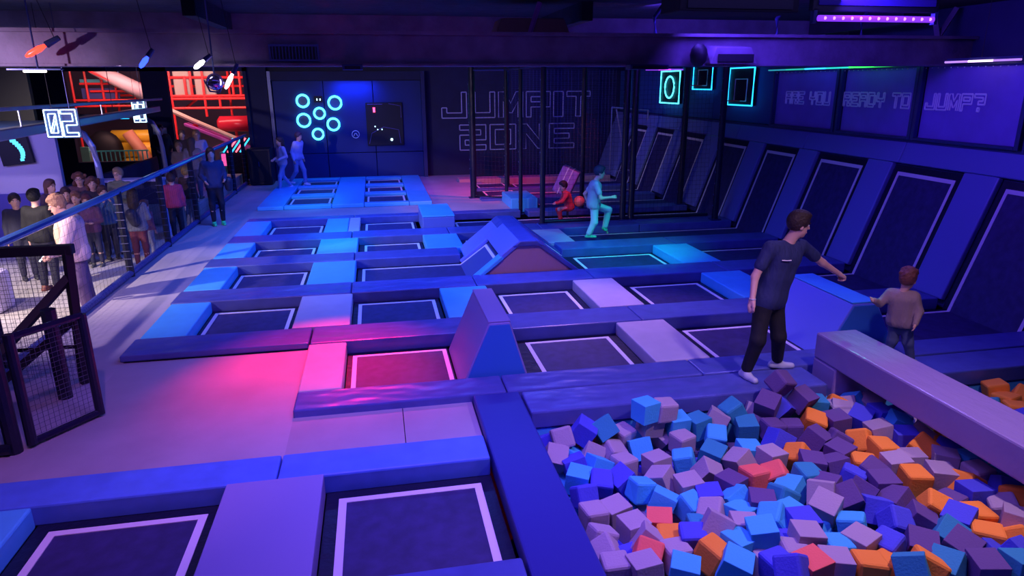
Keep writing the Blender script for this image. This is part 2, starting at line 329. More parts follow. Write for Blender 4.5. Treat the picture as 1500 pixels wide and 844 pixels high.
# ---- cross strips (joined end to end)
strips = [('front', 6.2, 6.62, [(-.93, 1.15, NAVYW), (1.16, 3.28, NAVYW), (3.29, 5.6, NAVYW), (5.61, 7.8, NAVY)]),
          ('front pit side', 5.7, 6.17, [(1.29, 4.42, NAVYW), (5.05, 7.8, NAVY)]),
          ('second', 8.0, 8.6, [(-.92, 1.15, NAVYW), (1.16, 3.3, NAVY), (3.31, 5.6, NAVY), (5.61, 7.8, NAVY)]),
          ('third', 10.05, 10.65, [(-3.02, -.5, NAVYW), (-.49, 1.4, NAVYW), (1.41, 3.3, NAVY), (3.31, 5.6, NAVY), (5.61, 7.8, NAVY)]),
          ('fourth', 12.1, 12.7, [(-3.02, -.5, NAVY), (-.49, 1.4, NAVY), (3.32, 5.6, NAVY), (5.61, 7.8, NAVY)]),
          ('fifth', 14.0, 14.65, [(-3.0, -.6, NAVY), (-.59, 1.4, NAVY), (1.41, 3.4, NAVY), (3.41, 5.6, NAVY), (5.61, 7.8, NAVY)]),
          ('back', 16.27, 16.6, [(-3.0, -.6, NAVY), (-.59, 1.4, NAVY), (1.41, 3.4, NAVY)])]
tag(MB().box(-3.04, -.94, 8.02, 8.6, -.0, .08, .018).build('crash_pad', NAVYW), 'navy strip pad whose front edge lies on the pink lit floor, left end', 'pad', 'long navy strip pads')
posn = {1: ['whole'], 2: ['left', 'right'], 3: ['left', 'middle', 'right'], 4: ['leftmost', 'second from left', 'third from left', 'rightmost'], 5: ['leftmost', 'second from left', 'middle', 'fourth from left', 'rightmost']}
ordn = {'front': 'front cross strip', 'front pit side': 'strip along the foam pit', 'second': 'second cross strip', 'third': 'third cross strip', 'fourth': 'fourth cross strip', 'fifth': 'fifth cross strip', 'back': 'back cross strip'}
for nm, y0, y1, segs in strips:
    for i, (x0, x1, m) in enumerate(segs):
        pad('long navy vinyl pad, %s piece of the %s' % (posn[len(segs)][i], ordn[nm]), x0, x1, y0, y1, m, group='long navy strip pads')
# ---- small pads between beds
def sp(label, x0, x1, r, m, z1=.075, group='square pads between the beds'):
    y0, y1 = ROWS[r]; return pad(label, x0, x1, y0 - .005 + .01, y1 + .0, m, z1=z1, group=group)
for r in 'ABCD': sp('bright blue pad at the left edge of the %s' % order[r], -3.0, -2.46, r, BLUE)
sp('cyan lit pad between the two left beds, back row', -1.2, -.7, 'A', BLUE); sp('narrow grey pad beside the cyan lit pad, back row', -.69, -.45, 'A', GREY)
sp('cyan lit pad between the two left beds, fourth row', -1.2, -.46, 'B', BLUE)
sp('blue pad between the left bed and the bending bed, third row', -1.2, -.46, 'C', BLUE)
sp('creased mauve grey pad between the two left beds, second row', -1.2, -.47, 'D', GREY)
sp('pink red lit pad at the left end of the front row', -.93, -.49, 'E', GREY)
sp('blue pad behind the tall wedge, second row', .82, 1.54, 'D', BLUE)
sp('blue pad left of the ridge, fourth row', .84, 1.55, 'B', BLUE)
sp('mauve pad in the middle of the second row, right of the wedge', 2.93, 3.59, 'D', GREY); sp('large mauve pad in the front row, left of the man', 2.93, 3.59, 'E', GREY)
sp('green grey pad under the runner, right behind the ridge', 2.97, 3.76, 'B', GREY)
sp('blue pad right of the green lit bed, third row', 5.12, 5.82, 'C', BLUE); sp('bright blue pad at the left hand of the man, second row', 5.12, 5.82, 'D', BLUE)
t = thing('block', 'blue padded block standing in the back row', 'block', (1.25, 15.4, -.1))
MB().box(.9, 1.6, 14.67, 16.2, -.1, .3, .02).build('body', mat('block_blue_vinyl', (.12, .2, .62), .4), t); MB().box(.9, 1.6, 14.67, 16.2, .302, .335, .012).build('top_pad', BLUE, t)
# ---- near group
pad('bright blue strip pad across the floor edge, left piece', -4.1, -.93, 4.98, 5.38, mat('royal_blue_vinyl', (.10, .22, .75), .4, bump=.1, bscale=4, var=.1), group='bright blue strip pads')
pad('bright blue strip pad across the floor edge, right piece', -.92, .78, 4.98, 5.38, MATS['royal_blue_vinyl'], group='bright blue strip pads')
pad('pale blue pad at the left border of the picture, beside the near trampoline', -3.6, -2.65, 3.4, 4.97, BLUE, group='near pads')
pad('smooth lilac pad between the two near trampolines', -1.29, -.56, 3.2, 4.97, mat('lilac_vinyl', (.32, .27, .55), .45), z1=.1, bev=.01)
pad('navy strip pad under the near trampolines', -2.64, -1.3, 3.1, 3.71, NAVY, group='near strip pads'); pad('navy strip pad below the right near trampoline', -.55, .78, 3.1, 3.71, NAVY, group='near strip pads')
pad('long navy pad along the left side of the foam pit', .8, 1.27, 2.6, 6.18, mat('deep_navy_vinyl', (.03, .035, .26), .4, bump=.12, bscale=3), z0=-.1, z1=.085)
# pit walls
struct('wall_pit_left', MB().box(1.1, 1.28, 2.0, 6.19, -1.2, -.11), NAVY)
struct('wall_pit_back', MB().box(1.29, 7.8, 5.72, 6.15, -1.2, -.11), BLUE)
struct('wall_pit_front', MB().box(1.1, 8.8, 1.85, 2.0, -1.2, 0), NAVY)
# ---- wedges
def wedge(label, x0, x1, tx0, tx1, y0, y1, z0, z1, m, mt):
    t = thing('wedge', label, 'wedge', ((x0 + x1) / 2, (y0 + y1) / 2, z0))
    MB().prism([(x0, z0), (tx0, z1), (tx1, z1), (x1, z0)], 'y', y0, y1, .015).build('body', m, t)
    MB().box(tx0 - .005, tx1 + .005, y0 + .01, y1 - .01, z1 + .001, z1 + .02, .008).build('top_pad', mt, t)
    MB().prism([(x0 + .03, z0 + .02), (tx0 + .01, z1 - .02), (tx1 - .01, z1 - .02), (x1 - .03, z0 + .02)], 'y', y0 - .012, y0 - .001, .004).build('end_panel', BLUE2, t)
    return t
BLUE2 = mat('teal_blue_vinyl', (.04, .2, .6), .4)
wedge('tall steep wedge with a teal blue end standing in the front row', .73, 1.51, 1.05, 1.28, 6.67, 7.9, -.1, .65, mat('wedge_violet_vinyl', (.3, .26, .55), .4, bump=.1, bscale=5), MATS['wedge_violet_vinyl'])
wedge('blue wedge mat behind the padded beam, right of the man', 5.0, 6.05, 5.36, 5.68, 6.67, 7.95, -.1, .57, RB, BLUE)
# ---- beam over the pit
t = thing('balance_beam', 'thick padded lilac beam crossing over the foam pit', 'beam', (4.73, 5.9, -.6))
BM = mat('lilac_beam_vinyl', (.27, .2, .42), .3, bump=.5, bscale=2.2, stretch=(3, 1.2, 1))
MB().box(4.5, 4.97, 2.2, 6.1, .22, .5, .02).build('beam_pad', BM, t); MB().box(4.5, 4.97, 5.72, 6.1, -.6, .219, .02).build('end_post', BM, t)
# ---- far group of six beds
FG = [(-3.05, 1.36, 18.1, 23.7)]
xs = [(-2.4, -1.22), (-.38, .78)]; ys = [(18.35, 19.75), (20.2, 21.5), (21.95, 23.2)]
posr = ['front row', 'middle row', 'back row']
for j, (y0, y1) in enumerate(ys):
    for i, (x0, x1) in enumerate(xs):
        trampoline('far trampoline bed before the ring wall, %s column, %s' % (['left', 'right'][i], posr[j]), x0, x1, y0, y1, (x0 + .07, x1 - .07, y0 + .1, y1 - .1), z=.03, group='six far beds')
pad('wide blue pad on the left side of the far trampolines', -3.05, -2.41, 18.1, 23.7, BLUE, z0=.0, z1=.1, group='far pads')
pad('wide blue pad between the two columns of far trampolines', -1.21, -.39, 18.1, 23.7, BLUE, z0=.0, z1=.1, group='far pads')
pad('wide blue pad on the right side of the far trampolines', .79, 1.38, 18.1, 23.7, BLUE, z0=.0, z1=.1, group='far pads')
for j, (y0, y1) in enumerate(((18.1, 18.34), (19.76, 20.19), (21.51, 21.94), (23.21, 23.7))):
    for i, (x0, x1) in enumerate(xs):
        pad('blue cross pad %s of the far trampolines, %s column' % (['at the front edge', 'behind the front row', 'behind the middle row', 'at the back edge'][j], ['left', 'right'][i]), x0, x1, y0, y1, BLUE, z0=.0, z1=.1, group='far cross pads')
# ================================================================== SLOPED RIGHT WALL
ANG = math.atan2(1.73, .6); XB = 7.86
def SL(s, off): return (XB + s * math.cos(ANG) - off * math.sin(ANG), -.08 + s * math.sin(ANG) + off * math.cos(ANG))
def slab(mb, s0, s1, o0, o1, y0, y1, bev=0): return mb.prism([SL(s0, o0), SL(s1, o0), SL(s1, o1), SL(s0, o1)], 'y', y0, y1, bev)
struct('wall_slope', slab(MB(), 0.02, 2.25, -.1, -.03, 4.0, 24.2), DARKP)
lanes = [('nearest', 6.62, 7.98, 6.08), ('second', 8.62, 10.03, 5.83), ('third', 10.67, 12.08, 5.83), ('fourth', 12.72, 14.0, 3.78), ('fifth', 14.67, 16.0, 1.62), ('sixth', 16.85, 18.1, 4.15), ('seventh', 18.8, 20.1, 4.0), ('eighth', 20.8, 22.1, 4.2)]
lanes.append(('foremost', 4.6, 5.9, 7.6))
for n, y0, y1, fx in lanes:
    t = thing('wall_trampoline', 'bent trampoline running up the sloped right wall, %s lane counted from the camera' % {'foremost': 'cut off', 'nearest': 'first full'}.get(n, n), 'trampoline', (XB, (y0 + y1) / 2, -.11), 'wall lanes')
    zz = -.08
    if n != 'foremost':
        MB().box(fx, XB, y0, y1, zz - .03, zz - .006).build('spring_border', PADB, t)
        MB().box(fx + .1, XB, y0 + .12, y1 - .1, zz - .012, zz).build('floor_bed', BED, t)
    slab(MB(), 0, 1.93, -.03, -.01, y0, y1).build('slope_border', PADB, t)
    slab(MB(), 0, 1.83, -.015, .0, y0 + .12, y1 - .1).build('sloped_bed', BED, t)
    l = MB()
    if n != 'foremost':
        l.box(fx + .1, XB, y1 - .15, y1 - .1, zz, zz + .006).box(fx + .1, XB, y0 + .12, y0 + .17, zz, zz + .006).box(fx + .1, fx + .15, y0 + .17, y1 - .15, zz, zz + .006)
    slab(l, 0, 1.82, 0, .006, y1 - .15, y1 - .1); slab(l, 0, 1.82, 0, .006, y0 + .12, y0 + .17); slab(l, 1.76, 1.82, 0, .006, y0 + .17, y1 - .15)
    l.build('border_line', LINE, t)
dv = [(5.92, 6.6), (8.0, 8.6), (10.05, 10.65), (12.1, 12.7), (14.02, 14.65), (16.02, 16.83), (18.12, 18.78), (20.12, 20.78), (22.12, 24.0)]
cnt = ['right of the first full lane', 'left of the first full lane', 'between the second and third lane', 'between the third and fourth lane', 'between the fourth and fifth lane', 'between the fifth and sixth lane', 'between the sixth and seventh lane', 'between the seventh and eighth lane', 'beyond the last lane']
for (y0, y1), cn in zip(dv, cnt):
    tag(slab(MB(), .12, 1.95, -.02, .07, y0, y1, .02).build('slope_pad', VIOLET), 'violet blue upright pad on the sloped wall, %s' % cn, 'pad', 'upright pads of the sloped wall')
cap = [(4.0, 7.2), (7.21, 9.95), (9.96, 12.6), (12.61, 15.3), (15.31, 18.5), (18.51, 24)]
for i, (y0, y1) in enumerate(cap):
    tag(slab(MB(), 1.955, 2.3, -.02, .06, y0, y1, .02).build('top_pad', VIOLET), 'long violet blue pad capping the sloped wall, %s from the camera' % ['first', 'second', 'third', 'fourth', 'fifth', 'sixth'][i], 'pad', 'cap pads of the sloped wall')
struct('wall_ledge', MB().box(8.56, 8.86, 4, 24.2, 2.1, 2.15), DARKP)
# upper framed panels with the question
PANEL = mat('violet_wall_panel', (.24, .15, .6), .6, var=.12, vscale=2)
pf = [(5.6, 7.75, 'cut off at the right border'), (7.95, 9.78, 'with the last word'), (9.93, 11.72, 'in the middle'), (11.9, 13.95, 'with the first words')]
for y0, y1, n in pf:
    t = thing('framed_panel', 'violet netted wall panel %s above the sloped wall' % n, 'panel', (8.6, (y0 + y1) / 2, 2.12), 'framed panels above the slope')
    MB().box(8.59, 8.64, y0, y1, 2.16, 3.3).build('backing', PANEL, t)
    f = MB(); f.box(8.5, 8.58, y0 - .07, y0, 2.152, 3.32, .01).box(8.5, 8.58, y1, y1 + .07, 2.152, 3.32, .01).box(8.5, 8.58, y0, y1, 2.152, 2.2, .01).box(8.5, 8.58, y0, y1, 3.28, 3.32, .01); f.build('frame', STEEL, t)
    c = MB()
    for k in range(15): c.ball((8.49, y0 + (k + .5) * (y1 - y0) / 15, 3.26), .01, 6)
    c.build('net_hooks', mat('white_plastic_hook', (.8, .8, .9), .4), t); C.objects[-1]['kind'] = 'stuff'
for txt, y, lab in (('ARE YOU', 13.6, 'violet outlined words ARE YOU on the leftmost framed panel'), ('READY TO', 11.72, 'violet outlined words READY TO on the middle framed panel'), ('JUMP?', 9.72, 'violet outlined word JUMP? on the framed panel to the right')):
    n = len(txt); width = {7: 1.5, 8: 1.68, 5: 1.14}[n]; adv = width / (n if n == 5 else n - .4)
    lettering('wall_lettering', lab, txt, (8.582, y, 2.64), (0, -1, 0), (0, 0, 1), adv * .84, .24, adv, .014, PAINTP)
# far end of the right wall: darker padded frames
struct('wall_right_upper', MB().box(8.7, 8.86, 14.1, 24.2, 2.16, 3.5), mat('teal_wall_paint', (.03, .09, .3), .7))
# LED backboards
def backboard(label, y0, y1, z0, z1, inner):
    t = thing('backboard', label, 'backboard', (8.65, (y0 + y1) / 2, z0), 'lit backboards')
    MB().box(8.6, 8.66, y0, y1, z0, z1).build('board', BLACK, t)
    l = MB().tube([(8.58, y0, z0), (8.58, y1, z0), (8.58, y1, z1), (8.58, y0, z1)], .022, 6, closed=True); l.build('light_edge', NEONB if inner != 'o' else NEON, t)
    ym = (y0 + y1) / 2; h = z1 - z0; w2 = (y1 - y0) * .24
    if inner == 'o':
        MB().tube([(8.57, ym + w2 * math.cos(a * math.pi / 8), z0 + h * .5 + h * .34 * math.sin(a * math.pi / 8)) for a in range(16)], .022, 6, closed=True).build('light_ring', NEON, t)
    else:
        MB().tube([(8.585, ym - w2, z0 + .1), (8.585, ym + w2, z0 + .1), (8.585, ym + w2, z0 + h * .7), (8.585, ym - w2, z0 + h * .7)], .015, 4, closed=True).build('target_square', LINE, t)
        MB().tube([(8.42 + .14 * math.cos(a * math.pi / 8), ym + .14 * math.sin(a * math.pi / 8), z0 + .1) for a in range(16)], .012, 6, closed=True).build('rim', RED, t)
backboard('cyan lit board with a bright oval, farthest of the three lit boards', 18.95, 20.3, 2.5, 3.4, 'o')
backboard('cyan edged backboard in the middle of the three lit boards', 17.0, 18.1, 2.9, 3.6, 's')
backboard('cyan edged backboard with white target, nearest of the three lit boards', 14.95, 16.1, 2.55, 3.4, 's')
# ================================================================== CAGE
def post(label, x, y, z0, z1, r, m=PADB, group='posts of the netted cage', cap=True):
    t = thing('cage_post', label, 'post', (x, y, z0), group)
    MB().tube([(x, y, z0), (x, y, z1)], r, 12).build('padding', m, t, smooth=False)
    MB().box(x - r * 1.5, x + r * 1.5, y - r * 1.5, y + r * 1.5, z0, z0 + .02).build('base_plate', STEEL, t)
    l = MB()
    for k in range(12): l.box(x - r * 1.12, x - r * .9, y - .012, y + .012, z0 + .3 + k * .25, z0 + .33 + k * .25)
    tag(l.build('lacing', mat('grey_lace', (.12, .12, .26), .5), t), kind='stuff')
post('padded cage post at the near left corner, in front of the ducking child', 3.53, 14.55, .08, 4.1, .06)
post('thick padded cage post behind the runner, left one of the pair', 5.42, 14.62, .08, 4.1, .07); post('padded cage post behind the runner, right one of the pair', 5.62, 14.62, .08, 4.1, .07)
post('black padded post before the sloped wall, between fourth and fifth lane', 7.46, 14.15, .09, 4.1, .07)
post('black padded post before the sloped wall, between fifth and sixth lane', 7.7, 16.55, .04, 4.1, .075)
post('thick padded cage post at the far left corner beside the pink floor', 2.62, 19.0, 0, 4.1, .09)
post('thin padded cage post second from the far left corner', 3.43, 18.3, -.1, 4.1, .05); post('thin padded cage post at the blue box', 3.5, 16.75, -.1, 4.1, .05)
post('black post inside the cage behind the purple bag', 5.02, 16.5, .04, 4.1, .06); post('black post at the rear of the cage', 4.1, 21.75, -.1, 4.1, .08)
t = thing('cage_net', 'black net stretched between the posts at the front of the cage', 'net', (5.7, 14.6, 0))
lattice(MB(), (3.6, 14.62, .12), (3.85, 0, 0), (0, 0, 3.3), 42, 33, .0022).build('mesh', NET, t); C.objects[-1]['kind'] = 'stuff'
MB().tube([(3.53, 14.6, .12), (7.5, 14.6, .12)], .035, 8).build('lower_tube', PADB, t); MB().tube([(3.53, 14.6, 3.42), (7.5, 14.6, 3.42)], .03, 8).build('upper_tube', STEEL, t)
t = thing('cage_net', 'black net on the left side of the cage by the pink floor', 'net', (3.0, 17.0, 0))
lattice(MB(), (2.64, 19.0, .1), (.8, -.68, 0), (0, 0, 3.3), 9, 28, .0022).build('mesh', NET, t); C.objects[-1]['kind'] = 'stuff'
MB().tube([(2.62, 19, 3.43), (3.43, 18.3, 3.43), (3.5, 16.75, 3.43), (3.53, 14.55, 3.43)], .035, 8).build('upper_tube', STEEL, t); MB().tube([(2.62, 19, .06), (3.43, 18.3, .06)], .035, 8).build('lower_tube', PADB, t)
t = thing('cage_net', 'dark net curtain at the back of the cage', 'net', (6.5, 21.3, 0))
lattice(MB(), (4.4, 22.4, .1), (3.5, 0, 0), (0, 0, 3.4), 30, 60, .004).build('mesh', mat('blue_net_cord', (.06, .06, .25), .7), t); C.objects[-1]['kind'] = 'stuff'
t = thing('hanging_frame', 'grey tapering metal frame hanging at the back of the cage', 'frame', (7.9, 21, .1))
MB().tube([(7.3, 21, 2.35), (8.5, 21, 2.25), (8.55, 21, .2), (7.9, 21, .4)], .03, 6).tube([(7.45, 21, 2.3), (7.85, 21, .42), (7.5, 21, .35)], .025, 6).tube([(7.3, 21, 2.35), (7.3, 21, .4)], .025, 6).build('tubing', mat('grey_violet_tube', (.25, .22, .45), .5), t)
MB().tube([(7.9, 21, 2.3), (7.9, 21, 4.1)], .015, 6).build('hanger', STEEL, t)
pad('small bright blue box pad at the left edge of the cage', 3.3, 4.0, 17.0, 18.3, BLUE, z0=-.1, z1=.26, name='box_pad')
# red lit beds and pads inside the cage
for i, (y0, y1) in enumerate(((18.85, 20.0), (20.5, 21.6))):
    trampoline('red lit trampoline inside the cage, %s' % ['front one', 'back one'][i], 2.9 if i else 2.75, 4.0, y0, y1, (3.0, 3.9, y0 + .1, y1 - .1), z=.03, group='red lit beds in the cage')
pad('low dark cross pad in the cage before the red lit beds', 2.75, 7.75, 18.3, 18.75, NAVY, z0=-.2, z1=.06, group='cage cross pads'); pad('low dark cross pad in the cage between the red lit beds', 2.75, 7.7, 20.12, 20.45, NAVY, z0=-.2, z1=.06, group='cage cross pads')
pad('low dark cross pad in the cage behind its first lane', 3.6, 7.8, 16.3, 16.8, NAVY, z1=.04, group='cage cross pads')
pad('dark red lit pad at the back of the cage', 2.6, 7.75, 22.2, 22.8, CLOTH, z0=-.2, z1=.1, group='cage cross pads')
# purple swinging bag and its pole
t = thing('padded_block', 'tilted purple padded block with pale straps on a pole in the cage', 'block', (4.45, 15.9, -.08))
c = Vector((4.45, 15.9, .82)); R = Euler((0, math.radians(24), math.radians(-25))).to_matrix()
m = MB(); hs = (.22, .16, .33)
m.hexa([c + R @ Vector((sx * hs[0], sy * hs[1], sz * hs[2])) for sz in (-1, 1) for sy in (-1, 1) for sx in (-1, 1)], .03); m.build('cushion', mat('purple_cushion', (.42, .2, .5), .5), t)
m = MB()
for o in (-.07, .05): m.hexa([c + R @ Vector((o + sx * .012, sy * .168, sz * .338)) for sz in (-1, 1) for sy in (-1, 1) for sx in (-1, 1)])
m.build('strap', LINE, t); MB().tube([(4.5, 15.95, -.08), (4.5, 15.95, .75)], .03, 8).build('pole', PADB, t)
tag(MB().ball((4.6, 15.3, .42), .13, 20).build('ball', mat('coral_ball', (.9, .2, .15), .5), smooth=True), 'coral red ball in the air right of the ducking child', 'ball')
# ================================================================== FAR WALL
t = thing('light_rings', 'six glowing cyan light rings on the blue back wall', 'wall light', (-1.8, 24.05, 1.4))
for x, z, r in ((-2.26, 2.57, .19), (-1.24, 2.50, .205), (-1.76, 2.17, .17), (-2.28, 1.95, .205), (-1.34, 1.81, .19), (-1.86, 1.5, .17)):
    g = MB().tube([(x + r * math.cos(a * math.pi / 16), 24.07, z + r * math.sin(a * math.pi / 16)) for a in range(32)], .034, 8, closed=True).build('light_ring', NEON, t, smooth=True)
    MB().cyl((x, 24.105, z), (0, 1, 0), r * .85, .02, 24).build('disc', mat('dark_teal_disc', (.01, .06, .2), .4), g)
t = thing('score_display', 'tiny display with two lit figures above the middle light ring', 'display', (-1.76, 24.08, 2.52))
MB().box(-1.9, -1.62, 24.06, 24.1, 2.52, 2.72).build('case', BLACK, t); MB().box(-1.82, -1.79, 24.05, 24.059, 2.58, 2.64).box(-1.72, -1.69, 24.05, 24.059, 2.58, 2.64).build('lit_figures', WNEON, t)
t = thing('target_screen', 'dark interactive screen with a few tiny lights right of the rings', 'screen', (.35, 24.08, 1.1))
MB().box(-.26, .96, 24.05, 24.1, 1.08, 2.5, .02).build('panel', BLACK, t)
l = MB().tube([(-.2, 24.04, 2.44), (.3, 24.04, 2.44)], .006, 4).tube([(.5, 24.04, 2.46), (.9, 24.04, 2.38), (.9, 24.04, 2.0)], .006, 4).tube([(-.2, 24.04, 1.15), (-.1, 24.04, 1.5), (.3, 24.04, 1.7), (.8, 24.04, 1.6), (.85, 24.04, 1.15)], .006, 4); l.build('drawn_lines', mat('purple_print', (.25, .18, .6), .5), t)
MB().box(-.02, .05, 24.03, 24.045, 2.18, 2.34, .01).build('red_light', mat('red_lamp', (1, .05, .15), .4, emit=5), t)
m = MB()
for x, z, r in ((.02, 1.72, .02), (.1, 1.62, .018), (.24, 1.62, .02), (.55, 1.28, .045)): m.ball((x, 24.03, z), r, 8)
m.build('white_lights', WNEON, t)
t = thing('emblem', 'small round pale emblem between the rings and the dark screen', 'emblem', (-.64, 24.09, 1.35))
MB().tube([(-.64 + .12 * math.cos(a * math.pi / 12), 24.08, 1.47 + .12 * math.sin(a * math.pi / 12)) for a in range(24)], .012, 4, closed=True).build('outline', PAINTP, t)
MB().tube([(-.7, 24.08, 1.42), (-.66, 24.08, 1.5), (-.62, 24.08, 1.5), (-.58, 24.08, 1.42)], .015, 4).build('mark', PAINTP, t)
WL = mat('violet_wall_outline', (.6, .6, 1.0), .6)
W2 = mat('violet_wall_outline_dim', (.28, .22, .7), .6)
lettering('wall_lettering', 'large violet outlined word JUMPIT on the dark back wall behind the cage', 'JUMPIT', (2.3, 24.22, 1.95), (1, 0, 0), (0, 0, 1), .86, .86, .99, .02, WL)
lettering('wall_lettering', 'large violet outlined word ZONE on the dark back wall behind the cage', 'ZONE', (2.9, 24.22, .85), (1, 0, 0), (0, 0, 1), .92, .86, 1.07, .02, WL)
# column, posters, black cabinet left of the rings
t = thing('cabinet', 'black waist high cabinet at the end of the fence', 'cabinet', (-3.65, 23.2, 0))
MB().box(-4.0, -3.3, 23.0, 23.6, 0.02, 1.15, .02).build('body', PADB, t); MB().box(-3.94, -3.37, 22.975, 23.0, .1, 1.08, .01).build('door', BLACK, t); MB().box(-3.68, -3.65, 22.95, 22.975, .6, .75).build('handle', STEEL, t)
PAPER = mat('poster_paper', (.75, .68, .78), .6); PINK = mat('poster_pink_print', (.75, .15, .22), .6)
def poster(label, x0, x1, y, z0, z1, bits):
    t = thing('poster', label, 'poster', ((x0 + x1) / 2, y, z0), 'notices on the walls')
    MB().box(x0, x1, y - .012, y, z0, z1).build('sheet', PAPER, t); m = MB()
    for a, b, c, d in bits: m.box(x0 + (x1 - x0) * a, x0 + (x1 - x0) * b, y - .016, y - .012, z0 + (z1 - z0) * c, z0 + (z1 - z0) * d)
    m.build('print', PINK, t)
poster('tall pink and white notice on the dark wall left of the doorway', -6.85, -6.45, 23.79, .9, 1.8, [(.1, .5, .1, .5), (.4, .9, .3, .8), (.1, .3, .6, .75)])
poster('pink and white notice above the black cabinet', -3.62, -3.4, 24.24, 1.0, 1.75, [(.1, .9, .15, .3), (.3, .8, .35, .7)]); poster('small white notice low above the black cabinet', -3.6, -3.42, 24.24, .72, .92, [(.1, .4, .2, .8)])
struct('wall_column', MB().box(-4.0, -3.32, 24.0, 24.26, -.3, 4.15), DWALL)
# ================================================================== LEFT FENCE
t = thing('fence', 'long dark padded fence with blue shining handrail dividing the court from the hall', 'fence', (-4.15, 15, 0))
zr = lambda y: 1.39 + (y - 8) * .008
MB().tube([(-4.15, 5.2, 1.37), (-4.15, 12, zr(12)), (-4.15, 18, zr(18)), (-4.15, 24.0, zr(24))], .05, 10).build('handrail', mat('blue_rail_vinyl', (.07, .2, .55), .25, metal=.2), t)
MB().tube([(-4.15, 6, .06), (-4.15, 24.0, .06)], .055, 10).build('bottom_tube', mat('padded_blue_tube', (.05, .06, .25), .4, bump=.8, bscale=14), t)
for y in (7.9, 12.05, 14.3, 16.7, 18.8, 21.3, 23.3):
    p = MB().tube([(-4.15, y, .0), (-4.15, y, zr(y))], .06, 8).build('fence_post', PADB, t)
    l = MB()
    for k in range(9): l.box(-4.215, -4.09, y - .065, y - .055, .18 + k * .13, .19 + k * .13)
    tag(l.build('lacing', MATS['grey_lace'], p), kind='stuff')
lattice(MB(), (-4.16, 8, .1), (0, 15.3, 0), (0, 0, 1.3), 110, 10, .0015).build('net', NET, t); C.objects[-1]['kind'] = 'stuff'
# ---- gate in the foreground
t = thing('gate', 'black padded net gate standing open at the fence opening, lower left', 'gate', (-3.05, 6.3, 0))
A, B = (-3.13, 6.1), (-2.76, 6.62)
def gp(a, z): return (A[0] + (B[0] - A[0]) * a, A[1] + (B[1] - A[1]) * a, z)
MB().tube([gp(0, .03), gp(0, 1.06)], .042, 10).build('hinge_stile', PADB, t); MB().tube([gp(1, .03), gp(1, 1.04)], .042, 10).build('free_stile', PADB, t)
MB().tube([gp(0, 1.03), gp(1, 1.03)], .032, 10).build('top_rail', mat('glossy_padding', (.015, .012, .045), .2, bump=.5, bscale=9), t); MB().tube([gp(0, .05), gp(1, .05)], .032, 10).build('bottom_rail', MATS['glossy_padding'], t)
lattice(MB(), gp(0, .05), Vector(gp(1, .05)) - Vector(gp(0, .05)), (0, 0, 1.0), 14, 22, .0022).build('net', NETW, t); C.objects[-1]['kind'] = 'stuff'
t = thing('gateway', 'black square frame of the fence opening with a crossing brace', 'frame', (-3.3, 7.4, 0))
MB().tube([(-3.22, 7.5, 0), (-3.14, 7.5, 1.47)], .055, 4).build('right_post', BLACK, t); MB().box(-4.6, -3.08, 7.45, 7.55, 1.42, 1.52, .01).build('top_bar', BLACK, t)
MB().bar((-3.75, 6.9, .5), (-3.18, 7.5, 1.17), .075).build('brace', BLACK, t); MB().bar((-3.9, 7.2, .15), (-3.2, 7.5, .72), .06).build('brace', BLACK, t); MB().bar((-4.15, 7.5, .42), (-3.2, 7.5, .42), .03).build('cross_bar', BLACK, t)
MB().tube([(-3.27, 7.15, 0), (-3.27, 7.15, .95)], .07, 8).build('inner_post', PADB, t)
lattice(MB(), (-4.1, 7.5, .1), (.88, 0, 0), (0, 0, 1.33), 20, 30, .0022).build('net', NETW, t); C.objects[-1]['kind'] = 'stuff'
t = thing('gate_post', 'thick black padded post at the left border beside the open gate', 'post', (-3.3, 6.0, 0))
MB().tube([(-3.24, 6.03, 0), (-3.24, 6.03, 1.16)], .062, 10).build('padding', PADB, t); MB().tube([(-3.42, 5.95, 0), (-3.42, 5.95, 1.32)], .09, 10).build('padding', PADB, t)
lattice(MB(), (-4.2, 5.95, .05), (.75, 0, 0), (0, 0, 1.2), 16, 24, .003).build('net', NET, t); C.objects[-1]['kind'] = 'stuff'
MB().tube([(-4.2, 5.95, .06), (-3.24, 5.98, .06)], .05, 8).build('bottom_tube', PADB, t)
t = thing('lit_stand', 'narrow lavender lit panel standing behind the black post at the left border', 'stand', (-3.72, 6.9, 0))
MB().hexa([(-3.78, 6.9, 1.0), (-3.66, 6.9, .72), (-3.78, 6.93, 1.0), (-3.66, 6.93, .72), (-3.78, 6.9, 1.22), (-3.68, 6.9, 1.2), (-3.78, 6.93, 1.22), (-3.68, 6.93, 1.2)]).build('panel', mat('lavender_lit_panel', (.4, .4, 1), .5, emit=.8), t); MB().tube([(-3.7, 6.95, 0), (-3.72, 6.95, 1.25)], .02, 6).build('upright', BLACK, t)
